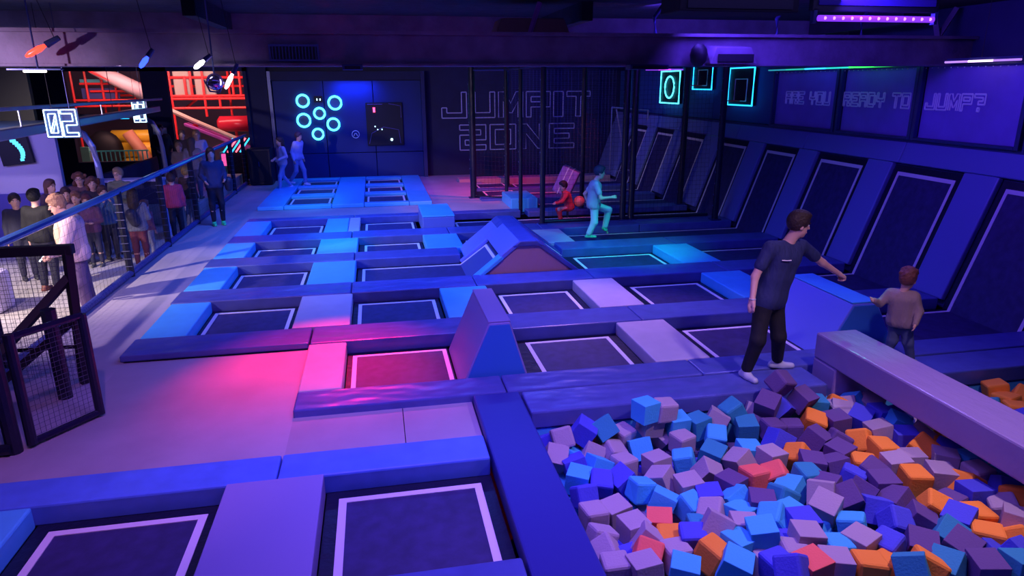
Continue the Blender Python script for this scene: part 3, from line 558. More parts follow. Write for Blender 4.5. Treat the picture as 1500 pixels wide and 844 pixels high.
# ================================================================== HALL: canopy, signs, screen, playground
t = thing('canopy', 'blue grey metal canopy on curved legs along the hall', 'canopy', (-5.6, 15, ZH))
CM = mat('blue_grey_metal', (.35, .38, .62), .3, metal=.3)
MB().box(-5.58, -5.5, 11.0, 20.3, 2.7, 2.76, .01).build('upper_rail', CM, t)
MB().hexa([(-5.7, 10.6, 2.25), (-5.5, 10.6, 2.25), (-5.7, 20.0, 2.42), (-5.5, 20.0, 2.42), (-5.7, 10.6, 2.42), (-5.5, 10.6, 2.42), (-5.7, 20.0, 2.56), (-5.5, 20.0, 2.56)], .02).build('lower_rail', CM, t)
MB().box(-7.8, -5.62, 10.6, 15.4, 2.38, 2.42).build('roof_sheet', mat('blue_translucent_sheet', (.1, .2, .7), .3), t)
for y in (15.3, 19.8):
    MB().tube([(-7.4, y, 2.32), (-6.2, y, 2.32), (-5.9, y, 2.28), (-5.7, y, 2.15), (-5.58, y, 1.9), (-5.54, y, 1.5), (-5.5, y, ZH)], .06, 10).build('curved_leg', CM, t)
for y in (12.5, 16, 19): MB().tube([(-5.54, y, 2.45), (-5.54, y, 2.72)], .015, 6).build('strut', CM, t)
t = thing('light_bar', 'thin blue light bar under the hall canopy', 'lamp', (-5.9, 16.5, 2.2)); MB().box(-7.9, -7.1, 22.5, 22.56, 2.14, 2.18).build('tube', NEONB, t); MB().box(-7.95, -7.05, 22.5, 22.58, 2.18, 2.23).build('housing', STEEL, t); MB().tube([(-7.5, 22.53, 2.23), (-7.5, 22.53, 4.15)], .01, 6).build('hanger', STEEL, t)
for num, x, y, z, wd, ht, lab in (('02', -4.56, 11.0, 2.37, .19, .37, 'glowing white cyan number sign 02 hanging at the left'), ('03', -5.87, 19.0, 2.2, .13, .5, 'glowing white cyan number sign 03 farther down the hall')):
    t = thing('number_sign', lab, 'sign', (x, y, z), 'lit number signs')
    MB().box(x - .02, x + wd * 2.25, y + .02, y + .04, z - .02, z + ht + .02).build('backing', mat('clear_blue_backing', (.02, .04, .15), .2), t)
    for i, ch in enumerate(num):
        glyph(ch, (x + i * wd * 1.12, y, z), (1, 0, 0), (0, 0, 1), wd, ht, .0075 if y < 15 else .011, 6, slash=(ch == '0')).build('digit_tube', WNEON, t)
    MB().tube([(x + wd * .5, y + .03, z + ht), (x + wd * .5, y + .03, 4.15)], .004, 6).build('hanger', BLACK, t); MB().tube([(x + wd * 1.7, y + .03, z + ht), (x + wd * 1.7, y + .03, 4.15)], .005, 6).build('hanger', STEEL, t)
t = thing('wall_screen', 'dark tilted screen with a bright cyan shape on the lavender wall', 'screen', (-7.0, 15.4, 1.55))
R = Euler((0, math.radians(-6), 0)).to_matrix(); c = Vector((-7.02, 15.42, 1.84))
def rb(mb, x0, x1, z0, z1, y0, y1, bev=0): return mb.hexa([c + R @ Vector((x, y, z)) for z in (z0, z1) for y in (y0, y1) for x in (x0, x1)], bev)
rb(MB(), -.3, .27, -.27, .25, -.03, .05, .01).build('case', BLACK, t)
m = MB()
for k in range(9):
    a = k / 8; x = .02 + .1 * math.sin(a * 2.6) ; rb(m, x - .06 + .03 * a, x + .05 - .01 * a, .2 - a * .38 - .03, .2 - a * .38 + .02, -.035, -.031)
m.build('picture', mat('cyan_picture', (.1, .7, .9), .5, emit=1.3), t)
t = thing('counter', 'low white topped counter behind the crowd', 'counter', (-4.9, 17.2, ZH))
MB().box(-6.1, -4.75, 16.3, 16.35, .55, 1.05).build('front', DWALL, t); MB().box(-6.15, -4.65, 16.25, 16.7, 1.05, 1.1, .01).build('top', LAV, t); MB().box(-4.75, -4.7, 16.3, 16.65, ZH, 1.05).build('side', LAV, t); MB().box(-6.1, -6.05, 16.3, 16.65, ZH, 1.05).build('side', LAV, t)
t = thing('bench', 'pale rounded seat at the left border in the hall', 'seat', (-6.3, 11.2, ZH))
MB().box(-6.9, -5.6, 10.9, 11.4, ZH, .42, .08, ).build('seat', LAV, t)
# playground structure seen through the openings
def tubes(label, lines, r, z=None, grp='red tubes of the play structure'):
    t = thing('climbing_scaffold', label, 'frame', (lines[0][0][0], lines[0][0][1], ZH), grp)
    for a in lines: MB().tube(a, r, 8).build('tube', RED, t)
    return t
Y = 27.0
SCA = tubes('red tube scaffold of the play structure in the left opening', [[(-10.15, Y, ZH), (-10.15, Y, 4.0)], [(-9.9, Y, 3.15), (-7.7, Y, 3.15)], [(-9.6, Y, 2.9), (-7.7, Y, 2.9)], [(-10.15, Y, 2.4), (-7.8, Y, 2.4)], [(-10.15, Y, 2.6), (-7.6, Y, 2.6)], [(-9.7, Y, 2.4), (-9.7, Y, 3.9)], [(-9.2, Y, 2.6), (-9.2, Y, 3.9)], [(-8.8, Y, 2.6), (-8.7, Y, 3.9)], [(-8.2, Y, 2.4), (-8.2, Y, 3.3)], [(-9.9, Y + .1, 3.6), (-7.6, Y + .1, 3.6)], [(-9.45, Y + .7, 2.0), (-9.45, Y + .7, 3.9)], [(-9.0, Y + .7, 2.0), (-9.0, Y + .7, 3.9)], [(-8.0, Y + .7, 2.0), (-8.0, Y + .7, 3.9)], [(-10, Y + .7, 2.75), (-7.6, Y + .7, 2.75)], [(-9.2, Y + .7, 2.0), (-8.2, Y + .7, 2.0)], [(-7.7, Y, ZH), (-7.7, Y, 4.0)]], .04)
SCB = tubes('red tube scaffold of the play structure in the doorway', [[(-7.0, Y, 3.35), (-4.2, Y, 3.35)], [(-7.1, Y, 2.72), (-4.2, Y, 2.72)], [(-7.1, Y, 2.62), (-4.2, Y, 2.62)], [(-7.1, Y, 2.3), (-4.2, Y, 2.3)], [(-7.0, Y, ZH), (-7.0, Y, 4.0)], [(-4.4, Y, ZH), (-4.4, Y, 4.0)], [(-5.9, Y, 2.0), (-5.9, Y, 3.9)], [(-5.4, Y, 2.3), (-5.4, Y, 2.7)], [(-4.9, Y, 2.7), (-4.9, Y, 3.9)], [(-6.3, Y, 2.7), (-6.3, Y, 3.9)], [(-4.65, Y, 2.7), (-4.65, Y, 3.9)], [(-7.1, Y + .6, 3.05), (-4.2, Y + .6, 3.05)], [(-5.15, Y + .6, 2.0), (-5.15, Y + .6, 3.6)], [(-6.7, Y + .6, 2.3), (-5.9, Y + .6, 2.9)], [(-6.5, Y, 2.7), (-6.5, Y, 3.4)]], .045)
t = thing('slide', 'grey slide tube slanting down in the left opening', 'slide', (-8.4, 26.4, 2.5)); MB().tube([(-9.2, 26.3, 3.6), (-8.5, 26.3, 3.3), (-7.5, 26.2, 2.75)], [.14, .24, .26], 14).build('tube', mat('grey_plastic', (.4, .3, .35), .5), t, smooth=True); MB().tube([(-9.5, 26.2, 3.7), (-8.0, 26.1, 2.95)], .05, 8).build('rail', RED, t); MB().tube([(-8.4, 26.3, 3.3), (-8.4, 26.3, 4.15)], .02).build('hanger', STEEL, t)
t = thing('slide', 'purple slanting slide beside the people in the doorway', 'slide', (-5.9, 26, 1.2)); MB().tube([(-7.2, 26, 2.45), (-6.2, 25.9, 1.95), (-4.6, 25.8, 1.2)], .08, 8).build('rail', mat('yellowish_rail', (.6, .45, .4), .5), t); MB().hexa([(-6.4, 25.7, 1.75), (-4.3, 25.7, .8), (-6.4, 26.3, 1.75), (-4.3, 26.3, .8), (-6.4, 25.7, 1.85), (-4.3, 25.7, .95), (-6.4, 26.3, 1.85), (-4.3, 26.3, .95)], .02).build('chute', mat('purple_chute', (.45, .08, .5), .4), t); MB().tube([(-6.1, 26, ZH), (-6.1, 26, 1.8)], .09, 8).build('leg', RED, t)
t = thing('tunnel', 'glossy red tunnel with rounded ends at the upper right of the doorway', 'tunnel', (-4.8, 26.2, 1.5)); MB().tube([(-5.5, 26.65, 1.75), (-5.4, 26.65, 1.75), (-4.3, 26.65, 1.75), (-4.2, 26.65, 1.75)], [.15, .28, .28, .15], 14).build('shell', mat('red_shell', (.6, .02, .05), .25), t, smooth=True); MB().tube([(-4.9, 26.65, ZH), (-4.9, 26.65, 1.5)], .05).build('leg', RED, t)
for x0, x1, z0, z1, col, lab in ((-9.9, -8.9, 3.12, 3.3, (.1, .45, .6), 'cyan net panel'), (-8.9, -8.4, 3.12, 3.3, (.7, .5, .3), 'orange net panel'), (-9.9, -8.7, 2.65, 3.0, (.05, .06, .3), 'dark blue net panel')):
    MB().box(x0, x1, 27.05, 27.1, z0, z1).build('panel', mat(lab.replace(' ', '_'), col, .6), SCA)['label'] = lab
for x0, x1 in ((-6.9, -6.35), (-6.2, -5.5)): MB().box(x0, x1, 27.06, 27.16, 2.7, 3.7, .05).build('panel', mat('grey_pad_panel', (.4, .38, .36), .6), SCB)['label'] = 'grey padded panel'
t = thing('inflatable', 'yellow inflatable castle wall seen low in the left opening', 'inflatable', (-8.4, 27.5, ZH)); YM = mat('yellow_inflatable', (.95, .6, .05), .4)
for i, (z, r) in enumerate(((.3, .3), (.85, .3), (1.3, .25))): MB().tube([(-9.3, 27.5, z), (-7.3, 27.5, z)], r, 12).build('tube', YM, t, smooth=True)
MB().ball((-9.5, 27.2, .9), .6, 16, (1, .6, 1.1)).build('dark_arch', BLACK, t, smooth=True)
MB().tube([(-8.6, 26.9, 1.5), (-8.2, 26.9, .8), (-8.0, 26.9, .3)], .2, 10).build('orange_arm', mat('peach_inflatable', (.7, .3, .2), .5), t, smooth=True)
t = thing('railing', 'turquoise picket railing in the left opening', 'railing', (-8.4, 25.2, ZH)); TQ = mat('turquoise_paint', (.1, .7, .75), .5)
MB().box(-9.3, -7.5, 25.18, 25.22, .98, 1.02).build('top_bar', TQ, t)
for k in range(13): MB().box(-9.25 + k * .14, -9.22 + k * .14, 25.18, 25.22, ZH, .98).build('picket', TQ, t)
MB().box(-9.55, -9.3, 25.15, 25.25, ZH, 1.15).build('end_post', mat('mint_paint', (.3, .75, .65), .5), t)
t = thing('traffic_cone', 'pale striped cone beside the turquoise railing', 'cone', (-9.0, 24.9, ZH)); MB().tube([(-9.12, 24.9, ZH), (-9.12, 24.9, 1.3)], [.16, .03], 14).build('body', mat('pale_cone', (.5, .6, .65), .5), t, smooth=True); MB().box(-9.3, -8.94, 24.72, 25.08, ZH, ZH + .03).build('base', mat('pale_cone', (.5, .6, .65), .5), t)
m = thing('neon_ramp', 'row of slanted cyan and red light tubes at the end of the handrail', 'lamp', (-4.35, 24.4, .5))
for k, (c_, e) in enumerate((('c', NEONB), ('r', None), ('c', NEONB), ('r', None), ('c', NEONB))):
    e = e or mat('red_neon_tube', (1, .1, .15), .4, emit=4)
    MB().tube([(-4.95 + k * .13, 24.3, .95), (-4.6 + k * .13, 24.3, 1.4)], .025, 6).build('light_tube', e, m)
MB().box(-4.9, -4.1, 24.35, 24.6, ZH, 1.0).build('stand', BLACK, m)
t = thing('arcade_machine', 'arcade machine with a turquoise lit side near the doorway', 'machine', (-4.7, 24.9, ZH)); MB().box(-5.2, -4.3, 24.9, 25.5, ZH, .9).build('cabinet', mat('machine_teal', (.05, .45, .6), .4), t); MB().box(-5.15, -4.35, 24.88, 24.9, .45, .85).build('screen', mat('machine_screen', (.9, .1, .4), .4, emit=1.2), t)
# ================================================================== CEILING OBJECTS
def parcan(label, x, y, z, tilt, col, length=.17):
    t = thing('stage_lamp', label, 'lamp', (x, y, z), 'ceiling stage lamps')
    dv_ = Vector(tilt).normalized(); p = Vector((x, y, z))
    MB().tube([p - dv_ * length, p], [.045, .06], 12).build('can', STEEL, t); MB().tube([p + dv_ * .002, p + dv_ * .05], [.055, .03], 12).build('lens', mat('lens_' + label.split()[0], col, .3, emit=14), t)
    MB().tube([p - dv_ * .08, (x, y + .02, 4.15)], .008, 6).build('yoke', STEEL, t)
def bulb(label, a, b, r, col, e):
    t = thing('stage_lamp', label, 'lamp', b, 'ceiling stage lamps'); a, b = Vector(a), Vector(b)
    MB().tube([a, a + (b - a) * .3, a + (b - a) * .8, b], [r * .5, r, r * .9, r * .4], 10).build('lens', mat('lens_' + label.split()[0] + label.split()[1], col, .3, emit=e, ecol=col), t, smooth=True)
    MB().tube([a + (a - b) * .7, a + (a - b) * .05], [r * .8, r * 1.1], 10).build('can', STEEL, t); MB().tube([a + (a - b) * .5, (a.x - .05, a.y, 4.15)], .004, 6).build('yoke', BLACK, t)
bulb('red glowing stage lamp at the upper left', (-3.58, 9.0, 3.5), (-3.8, 9.0, 3.38), .035, (1, .035, .02), 4)
bulb('blue glowing stage lamp left of the doorway top', (-2.53, 9.0, 3.38), (-2.63, 9.0, 3.26), .03, (.02, .05, 1), 5)
bulb('white glowing stage lamp above the doorway', (-1.92, 9.0, 3.34), (-2.04, 9.0, 3.25), .028, (.9, .9, 1), 10)
bulb('pinkish white stage lamp hanging below the white one', (-1.64, 9.1, 3.19), (-1.74, 9.1, 3.02), .026, (1, .75, .95), 10)
t = thing('light_track', 'flat bright warm lamp under the left ceiling', 'lamp', (-3.8, 9.0, 3.2)); MB().box(-4.0, -3.45, 8.95, 9.05, 3.235, 3.25).build('plate', STEEL, t); MB().box(-3.85, -3.62, 8.97, 9.02, 3.21, 3.234, .008).build('lens', mat('warm_lens', (1, .8, .7), .4, emit=8), t); MB().tube([(-3.7, 9, 3.25), (-3.7, 9, 4.15)], .01).build('hanger', STEEL, t)
t = thing('mirror_ball', 'hanging scanner globe of dark glass with coloured glints', 'lamp', (-1.83, 9.3, 2.95))
MB().ball((-1.86, 9.15, 3.1), .1, 20).build('globe', mat('dark_mirror', (.35, .3, .6), .1, metal=.9), t, smooth=True); MB().tube([(-1.98 + .0, 9.15, 3.12), (-1.93, 9.15, 2.99), (-1.82, 9.15, 2.98), (-1.76, 9.15, 3.1)], .012, 6).build('bracket', STEEL, t); MB().tube([(-1.86, 9.15, 3.2), (-1.86, 9.15, 4.15)], .01, 6).build('hanger', STEEL, t)
def vent(label, x0, x1, z0, z1, y, n):
    t = thing('air_vent', label, 'vent', ((x0 + x1) / 2, y, z0), 'ceiling vents')
    f = .025; MB().box(x0, x1, y - .03, y, z0, z0 + f).box(x0, x1, y - .03, y, z1 - f, z1).box(x0, x0 + f, y - .03, y, z0 + f, z1 - f).box(x1 - f, x1, y - .03, y, z0 + f, z1 - f).build('frame', STEEL, t)
    MB().box(x0 + f, x1 - f, y - .008, y, z0 + f, z1 - f).build('duct_mouth', BLACK, t)
    for k in range(n): x = x0 + f + (k + .5) * (x1 - x0 - 2 * f) / n; MB().box(x - .006, x + .006, y - .028, y - .009, z0 + f, z1 - f).build('slat', STEEL, t)
vent('slatted air vent on the left part of the ceiling beam', -1.22, -.62, 3.34, 3.54, 9.29, 14)
t = thing('duct_outlet', 'boxy grey air outlet under the ceiling beam near the right wall panels', 'vent', (4.85, 9.0, 3.2))
MB().hexa([(4.5, 9.0, 3.3), (5.2, 9.0, 3.3), (4.55, 9.28, 3.32), (5.1, 9.28, 3.32), (4.6, 9.05, 3.52), (5.12, 9.05, 3.52), (4.55, 9.28, 3.55), (5.1, 9.28, 3.55)], .01).build('housing', BEAMM, t); MB().box(4.6, 5.12, 8.97, 9.0, 3.33, 3.43, .005).build('opening', BLACK, t); MB().ball((4.38, 9.12, 3.42), .12, 12, (1, 1, 1.3)).build('hose', BLACK, t, smooth=True)
for x0, x1, lab in ((-.35, -.1, 'small grey ceiling box under the beam above the rings'), (3.4, 3.95, 'flat grey ceiling box under the beam above the cage')):
    t = thing('ceiling_box', lab, 'box', ((x0 + x1) / 2, 9.2, 3.22), 'boxes under the beam'); MB().box(x0, x1, 9.1, 9.28, 3.235, 3.3, .005).build('case', STEEL, t); MB().box(x0 + .03, x1 - .03, 9.085, 9.1, 3.245, 3.28).build('face', BLACK, t)
t = thing('screen', 'hanging black framed screen with a glowing violet light bar below, top right', 'screen', (5.4, 7, 3.66))
MB().box(4.62, 6.16, 7.0, 7.08, 3.78, 4.14, .01).build('panel', BLACK, t); MB().box(4.68, 6.1, 6.985, 6.999, 3.84, 4.13).build('glass', mat('screen_glass', (.05, .03, .25), .15), t)
g = MB().tube([(4.7, 7.0, 3.71), (6.1, 7.0, 3.71)], .032, 10).build('light_bar', mat('violet_light_bar', (.35, .05, 1), .4, emit=1.1, ecol=(.25, .04, 1)), t)
m = MB()
for k in range(13): m.ball((4.76 + k * .107, 6.975, 3.71), .018, 8)
tag(m.build('led', mat('violet_led', (.7, .3, 1), .4, emit=2, ecol=(.55, .25, 1)), g), kind='stuff')
MB().box(4.64, 4.68, 7.0, 7.06, 3.66, 3.8).build('bracket', STEEL, t); MB().box(6.12, 6.16, 7.0, 7.06, 3.66, 3.8).build('bracket', STEEL, t)
t = thing('speaker', 'large black speaker box hanging at the top of the picture', 'speaker', (3.8, 7, 3.72)); MB().box(3.12, 4.46, 7.0, 7.5, 3.76, 4.14, .015).build('box', mat('matt_black', (.006, .006, .012), .8), t); MB().box(3.2, 4.38, 6.985, 6.999, 3.79, 4.12).build('grille', BLACK, t)
t = thing('blower_box', 'maroon box with a purple slanted strut on top of the beam', 'box', (2.0, 10.2, 3.7)); MB().hexa([(1.7, 9.75, 3.71), (2.75, 9.75, 3.71), (1.7, 10.3, 3.71), (2.75, 10.3, 3.71), (1.78, 9.75, 3.92), (2.66, 9.75, 3.92), (1.78, 10.3, 3.92), (2.66, 10.3, 3.92)], .02).build('case', mat('maroon_steel', (.25, .1, .12), .6), t); MB().bar((2.15, 9.72, 3.68), (2.3, 9.72, 4.12), .05).build('strut', mat('purple_steel', (.4, .1, .5), .5), t)
t = thing('roof_bracket', 'V shaped steel bracket on top of the beam at the top right', 'bracket', (9, 9.6, 3.7)); MB().bar((8.5, 9.6, 3.7), (8.35, 9.6, 4.12), .07).build('arm', BEAMM, t); MB().bar((8.5, 9.6, 3.7), (8.75, 9.6, 4.12), .07).build('arm', BEAMM, t)
for k, (x, lab) in enumerate(((4.0, 'left'), (5.9, 'middle'), (7.3, 'right'))):
    t = thing('ceiling_pipe', 'short dark pipe bracket on the ceiling beam, %s of three' % lab, 'pipe', (x, 9.8, 3.7), 'pipe brackets on the beam'); MB().tube([(x, 9.75, 3.72), (x - .03, 9.75, 3.95), (x + .1, 9.75, 4.12)], .03, 8).build('pipe', STEEL, t)
def strip_light(label, x0, y0, x1, y1, z, cols):
    t = thing('light_strip', label, 'lamp', (x0, y0, z), 'light strips over the right wall')
    n = len(cols)
    for k, c_ in enumerate(cols):
        a = k / n; b = (k + 1) / n
        MB().tube([(x0 + (x1 - x0) * a, y0 + (y1 - y0) * a, z), (x0 + (x1 - x0) * b, y0 + (y1 - y0) * b, z)], .016, 6).build('light_tube', mat('strip_%d_%d_%d' % tuple(int(v * 99) for v in c_[:3]), c_[:3], .4, emit=c_[3], ecol=c_[:3]), t)
    MB().box(min(x0, x1) + (0 if x0 != x1 else .02), max(x0, x1) + (.0 if x0 != x1 else .05), min(y0, y1), max(y0, y1) + (.03 if y0 == y1 else 0), z + .02, z + .05).build('channel', STEEL, t); MB().tube([((x0 + x1) / 2 + .015, (y0 + y1) / 2 + .015, z + .05), ((x0 + x1) / 2 + .015, (y0 + y1) / 2 + .015, 4.15)], .004, 6).build('hanger', BLACK, t)
strip_light('green and cyan glowing light strip above the framed wall panels', 8.3, 13.9, 8.3, 10.0, 3.31, [(.02, .25, .3, 1.2), (.02, .4, .3, 1.2), (.02, .3, .8, 3), (.02, .5, .4, 1.5), (.03, .9, .08, 3), (.03, .7, .1, 1.5)])
strip_light('pinkish white glowing light strip above the rightmost panel', 8.3, 9.15, 8.3, 7.9, 3.33, [(.5, .25, .8, 1.2), (1, .7, 1, 2.5), (.5, .25, .7, 1)])
strip_light('violet light strip above the oval board', 5.75, 14.45, 6.6, 14.45, 3.34, [(.3, .05, .8, 1.5), (.45, .05, 1, 3), (.2, .05, .8, 1.5)])
t = thing('spot_cluster', 'short cyan light strip beam above the cage', 'lamp', (2.6, 14.3, 3.5), 'light strips over the right wall'); MB().box(2.5, 2.68, 14.3, 14.34, 3.42, 3.46).build('led', NEONB, t); MB().box(2.4, 3.0, 14.34, 14.4, 3.4, 3.5).build('housing', STEEL, t); MB().tube([(2.7, 14.37, 3.5), (2.7, 14.37, 4.15)], .01).build('hanger', STEEL, t)
# ================================================================== FOAM PIT
CUBES = '''M152,543,-7 B173,545,-3 T194,548,-4 M214,552,-17 L234,547,11 M254,549,8 M242,553,-7 L267,549,-8 M255,556,-22 M265,531,-18 M194,556,-23 M178,536,-23 L159,536,-25 B143,556,-20 M142,530,-19 B157,516,-22 L176,511,-22 L154,496,-22 B171,485,-21 M198,533,-22 M199,507,-21 L224,531,-20 M228,502,-20 B191,487,-22 L200,468,-20 M221,476,-19 L253,500,-18 T289,549,-12 L299,531,-16 M309,550,-9 T328,554,-3 T334,538,-14 M353,556,-9 P358,544,6 B376,549,-2 P353,525,-11 B348,505,-12 L313,496,-15 M325,480,-13 M297,483,-15 T280,501,-16 M263,474,-17 M239,460,-18 L228,437,-19 L209,445,-19 B248,442,-18 P272,452,-16 R295,456,-14 R315,455,-13 L267,432,-16 B152,471,-22 M150,441,-21 M170,446,-23 M241,422,-17 L260,413,-17 M252,395,-14 M230,396,-9 P279,417,-12 L277,397,-9 L256,377,-6 M176,422,-22 R199,426,-24 O199,406,-25 B211,394,-16 M180,403,-20 R172,385,-17 M148,416,-23 M145,396,-19 O216,375,-15 L238,377,-14 L224,357,-12 M254,366,-21 M193,384,-20 M163,367,-14 L190,363,-17 B162,397,-30 B272,379,-18 B251,349,-11 T300,423,-12 M145,376,-18 T226,411,-22 R174,556,-21 T393,556,-11 P397,547,6 T415,551,-5 M437,545,-10 O444,556,-11 L461,556,-10 M480,553,-10 M437,542,-10 M453,552,-10 B448,526,-10 B471,528,-10 B495,528,-10 L475,508,-10 M447,498,-10 O399,528,-10 P420,523,-10 P380,497,-9 P373,524,-13 O352,480,-14 P400,493,-11 P387,472,-11 O419,488,-10 O397,455,-14 O426,468,-10 B462,483,-10 M482,487,-10 M506,502,-10 O461,461,-9 O495,472,-13 B480,455,-10 T500,453,-10 M465,441,-9 L484,435,-10 R508,430,-12 P351,460,-11 P370,455,-12 P391,437,-8 B371,434,-10 T337,445,-11 L316,435,-15 P343,427,-12 M329,415,-6 M320,397,-6 P347,406,-7 P365,415,-10 P386,417,-8 O419,422,-10 M419,442,-9 M439,448,-11 M444,422,-10 M474,416,-9 O456,407,-11 T494,415,-13 B446,390,-8 B483,398,-11 O475,380,-8 M456,373,-10 P383,397,-10 B362,395,-12 P424,390,-13 O405,384,-9 B363,374,-9 P383,374,-11 B409,365,-8 O428,370,-12 M449,355,-8 L329,377,-10 B293,385,-9 L307,389,-21 L295,404,-15 M284,367,-7 M269,358,-12 M321,358,-10 B340,353,-11 L301,357,-11 P362,348,-11 T391,355,-11 P384,337,-7 O414,345,-10 O434,342,-12 B401,329,-12 B420,326,-11 M289,341,-10 O309,334,-10 O328,336,-15 R269,338,-6 T329,320,-2 O347,326,-9 T366,328,-13 P385,317,-9 T405,311,-7 B250,333,0 P375,552,24 O632,554,-10 O627,535,-15 O653,542,-15 O618,516,-15 B609,498,-14 T603,531,-15'''
CC = {'M': ('mauve', (.42, .33, .40)), 'L': ('sky blue', (.06, .48, .8)), 'T': ('teal', (.03, .28, .42)), 'B': ('deep blue', (.07, .08, .6)), 'P': ('dark purple', (.13, .07, .22)), 'O': ('orange', (1.0, .3, .03)), 'R': ('coral red', (.95, .16, .12))}
rnd = random.Random(11)
meshes = {}
for k, (nm, col) in CC.items():
    for s in range(3):
        mb = MB(); h = .098 if k != 'O' else .104
        if s == 2 or k == 'O': # worn cube: rounder, squeezed
            mb.hexa([(sx * h * (1 + rnd.uniform(-.1, .05)), sy * h * (1 + rnd.uniform(-.1, .05)), sz * h * (1 + rnd.uniform(-.1, .05))) for sz in (-1, 1) for sy in (-1, 1) for sx in (-1, 1)], .022)
        else: mb.hexa([(sx * h, sy * h * (1 + rnd.uniform(-.04, .04)), sz * h) for sz in (-1, 1) for sy in (-1, 1) for sx in (-1, 1)], .005)
        bmesh.ops.recalc_face_normals(mb.bm, faces=mb.bm.faces); me = bpy.data.meshes.new('foam_cube'); mb.bm.to_mesh(me); mb.bm.free()
        me.materials.append(mat('foam_' + nm.replace(' ', '_'), col, .85, bump=.15, bscale=60)); meshes[k, s] = me
items = []
for tok in CUBES.split():
    x, y, z = [int(v) / 100 for v in tok[1:].split(',')]; items.append((tok[0], x, y, z))
# zones people can find in the picture
def zone(x, y, z):
    if x > 5.1: return 'beyond the padded beam'
    if y > 5.15: return 'along the far pit wall, left half' if x < 2.6 else ('at the far pit wall before the man' if x < 3.9 else 'at the far pit wall beside the beam')
    if x < 1.85: return 'along the left pit pad'
    if x > 4.0: return 'close under the beam'
    if y < 3.7: return 'at the bottom border, left half' if x < 2.6 else 'at the bottom border, right half'
    if y > 4.45: return 'in the upper middle, left' if x < 2.6 else ('in the upper middle' if x < 3.3 else 'in the upper middle, right')
    return 'in the lower middle, left' if x < 2.5 else ('in the lower middle' if x < 3.2 else 'in the lower middle, right')
zc = {}
for i, (k, x, y, z) in enumerate(items): zc.setdefault((k, zone(x, y, z)), []).append((x / y, i))
lab = {}
ords = ['leftmost', 'second from the left', 'third from the left', 'fourth from the left', 'fifth from the left', 'sixth from the left', 'seventh from the left', 'eighth from the left', 'ninth from the left', 'tenth from the left', 'eleventh from the left', 'twelfth from the left']
for (k, zn), L in zc.items():
    L.sort()
    for j, (_, i) in enumerate(L):
        if len(L) == 1: lab[i] = 'the only %s foam cube %s' % (CC[k][0], zn)
        elif j == len(L) - 1: lab[i] = '%s foam cube, rightmost %s' % (CC[k][0], zn)
        else: lab[i] = '%s foam cube, %s %s' % (CC[k][0], ords[min(j, 11)], zn)
for i, (k, x, y, z) in enumerate(items):
    o = bpy.data.objects.new('foam_cube', meshes[k, rnd.randrange(3)]); C.objects.link(o); o.location = (x, y, z)
    o.rotation_euler = (rnd.uniform(-.6, .6), rnd.uniform(-.6, .6), rnd.uniform(0, 6.3)) if rnd.random() < .62 else (rnd.uniform(-.12, .12), rnd.uniform(-.12, .12), rnd.uniform(-.5, .5))
    tag(o, lab[i], 'cube', 'foam cubes in the pit')
# the buried layer underneath, of which only slivers show
mats_ = [MATS['foam_' + CC[k][0].replace(' ', '_')] for k in 'MLTBP']
bm = bmesh.new()
gx = 1.48
while gx < 8.6:
    gy = 2.2
    while gy < 5.55:
        if gx < 6.9:
            for dz in (0, -.2):
                h = .095; R = Euler((rnd.uniform(-.3, .3), rnd.uniform(-.3, .3), rnd.uniform(0, 6))).to_matrix(); c = Vector((gx + rnd.uniform(-.02, .02), gy + rnd.uniform(-.02, .02), -.43 + dz + rnd.uniform(-.03, .03)+ (.08 if gx > 3.6 else 0)))
                vs = [bm.verts.new(c + R @ Vector((sx * h, sy * h, sz * h))) for sz in (-1, 1) for sy in (-1, 1) for sx in (-1, 1)]; mi = rnd.randrange(5)
                for f in [(0, 2, 3, 1), (4, 5, 7, 6), (0, 1, 5, 4), (2, 6, 7, 3), (0, 4, 6, 2), (1, 3, 7, 5)]: ff = bm.faces.new([vs[q] for q in f]); ff.material_index = mi
        gy += .2
    gx += .2
bmesh.ops.recalc_face_normals(bm, faces=bm.faces); me = bpy.data.meshes.new('buried_foam_cubes'); bm.to_mesh(me); bm.free()
for m in mats_: me.materials.append(m)
o = bpy.data.objects.new('buried_foam_cubes', me); C.objects.link(o); tag(o, 'mixed foam cubes buried under the top ones in the pit', 'cubes', kind='stuff')
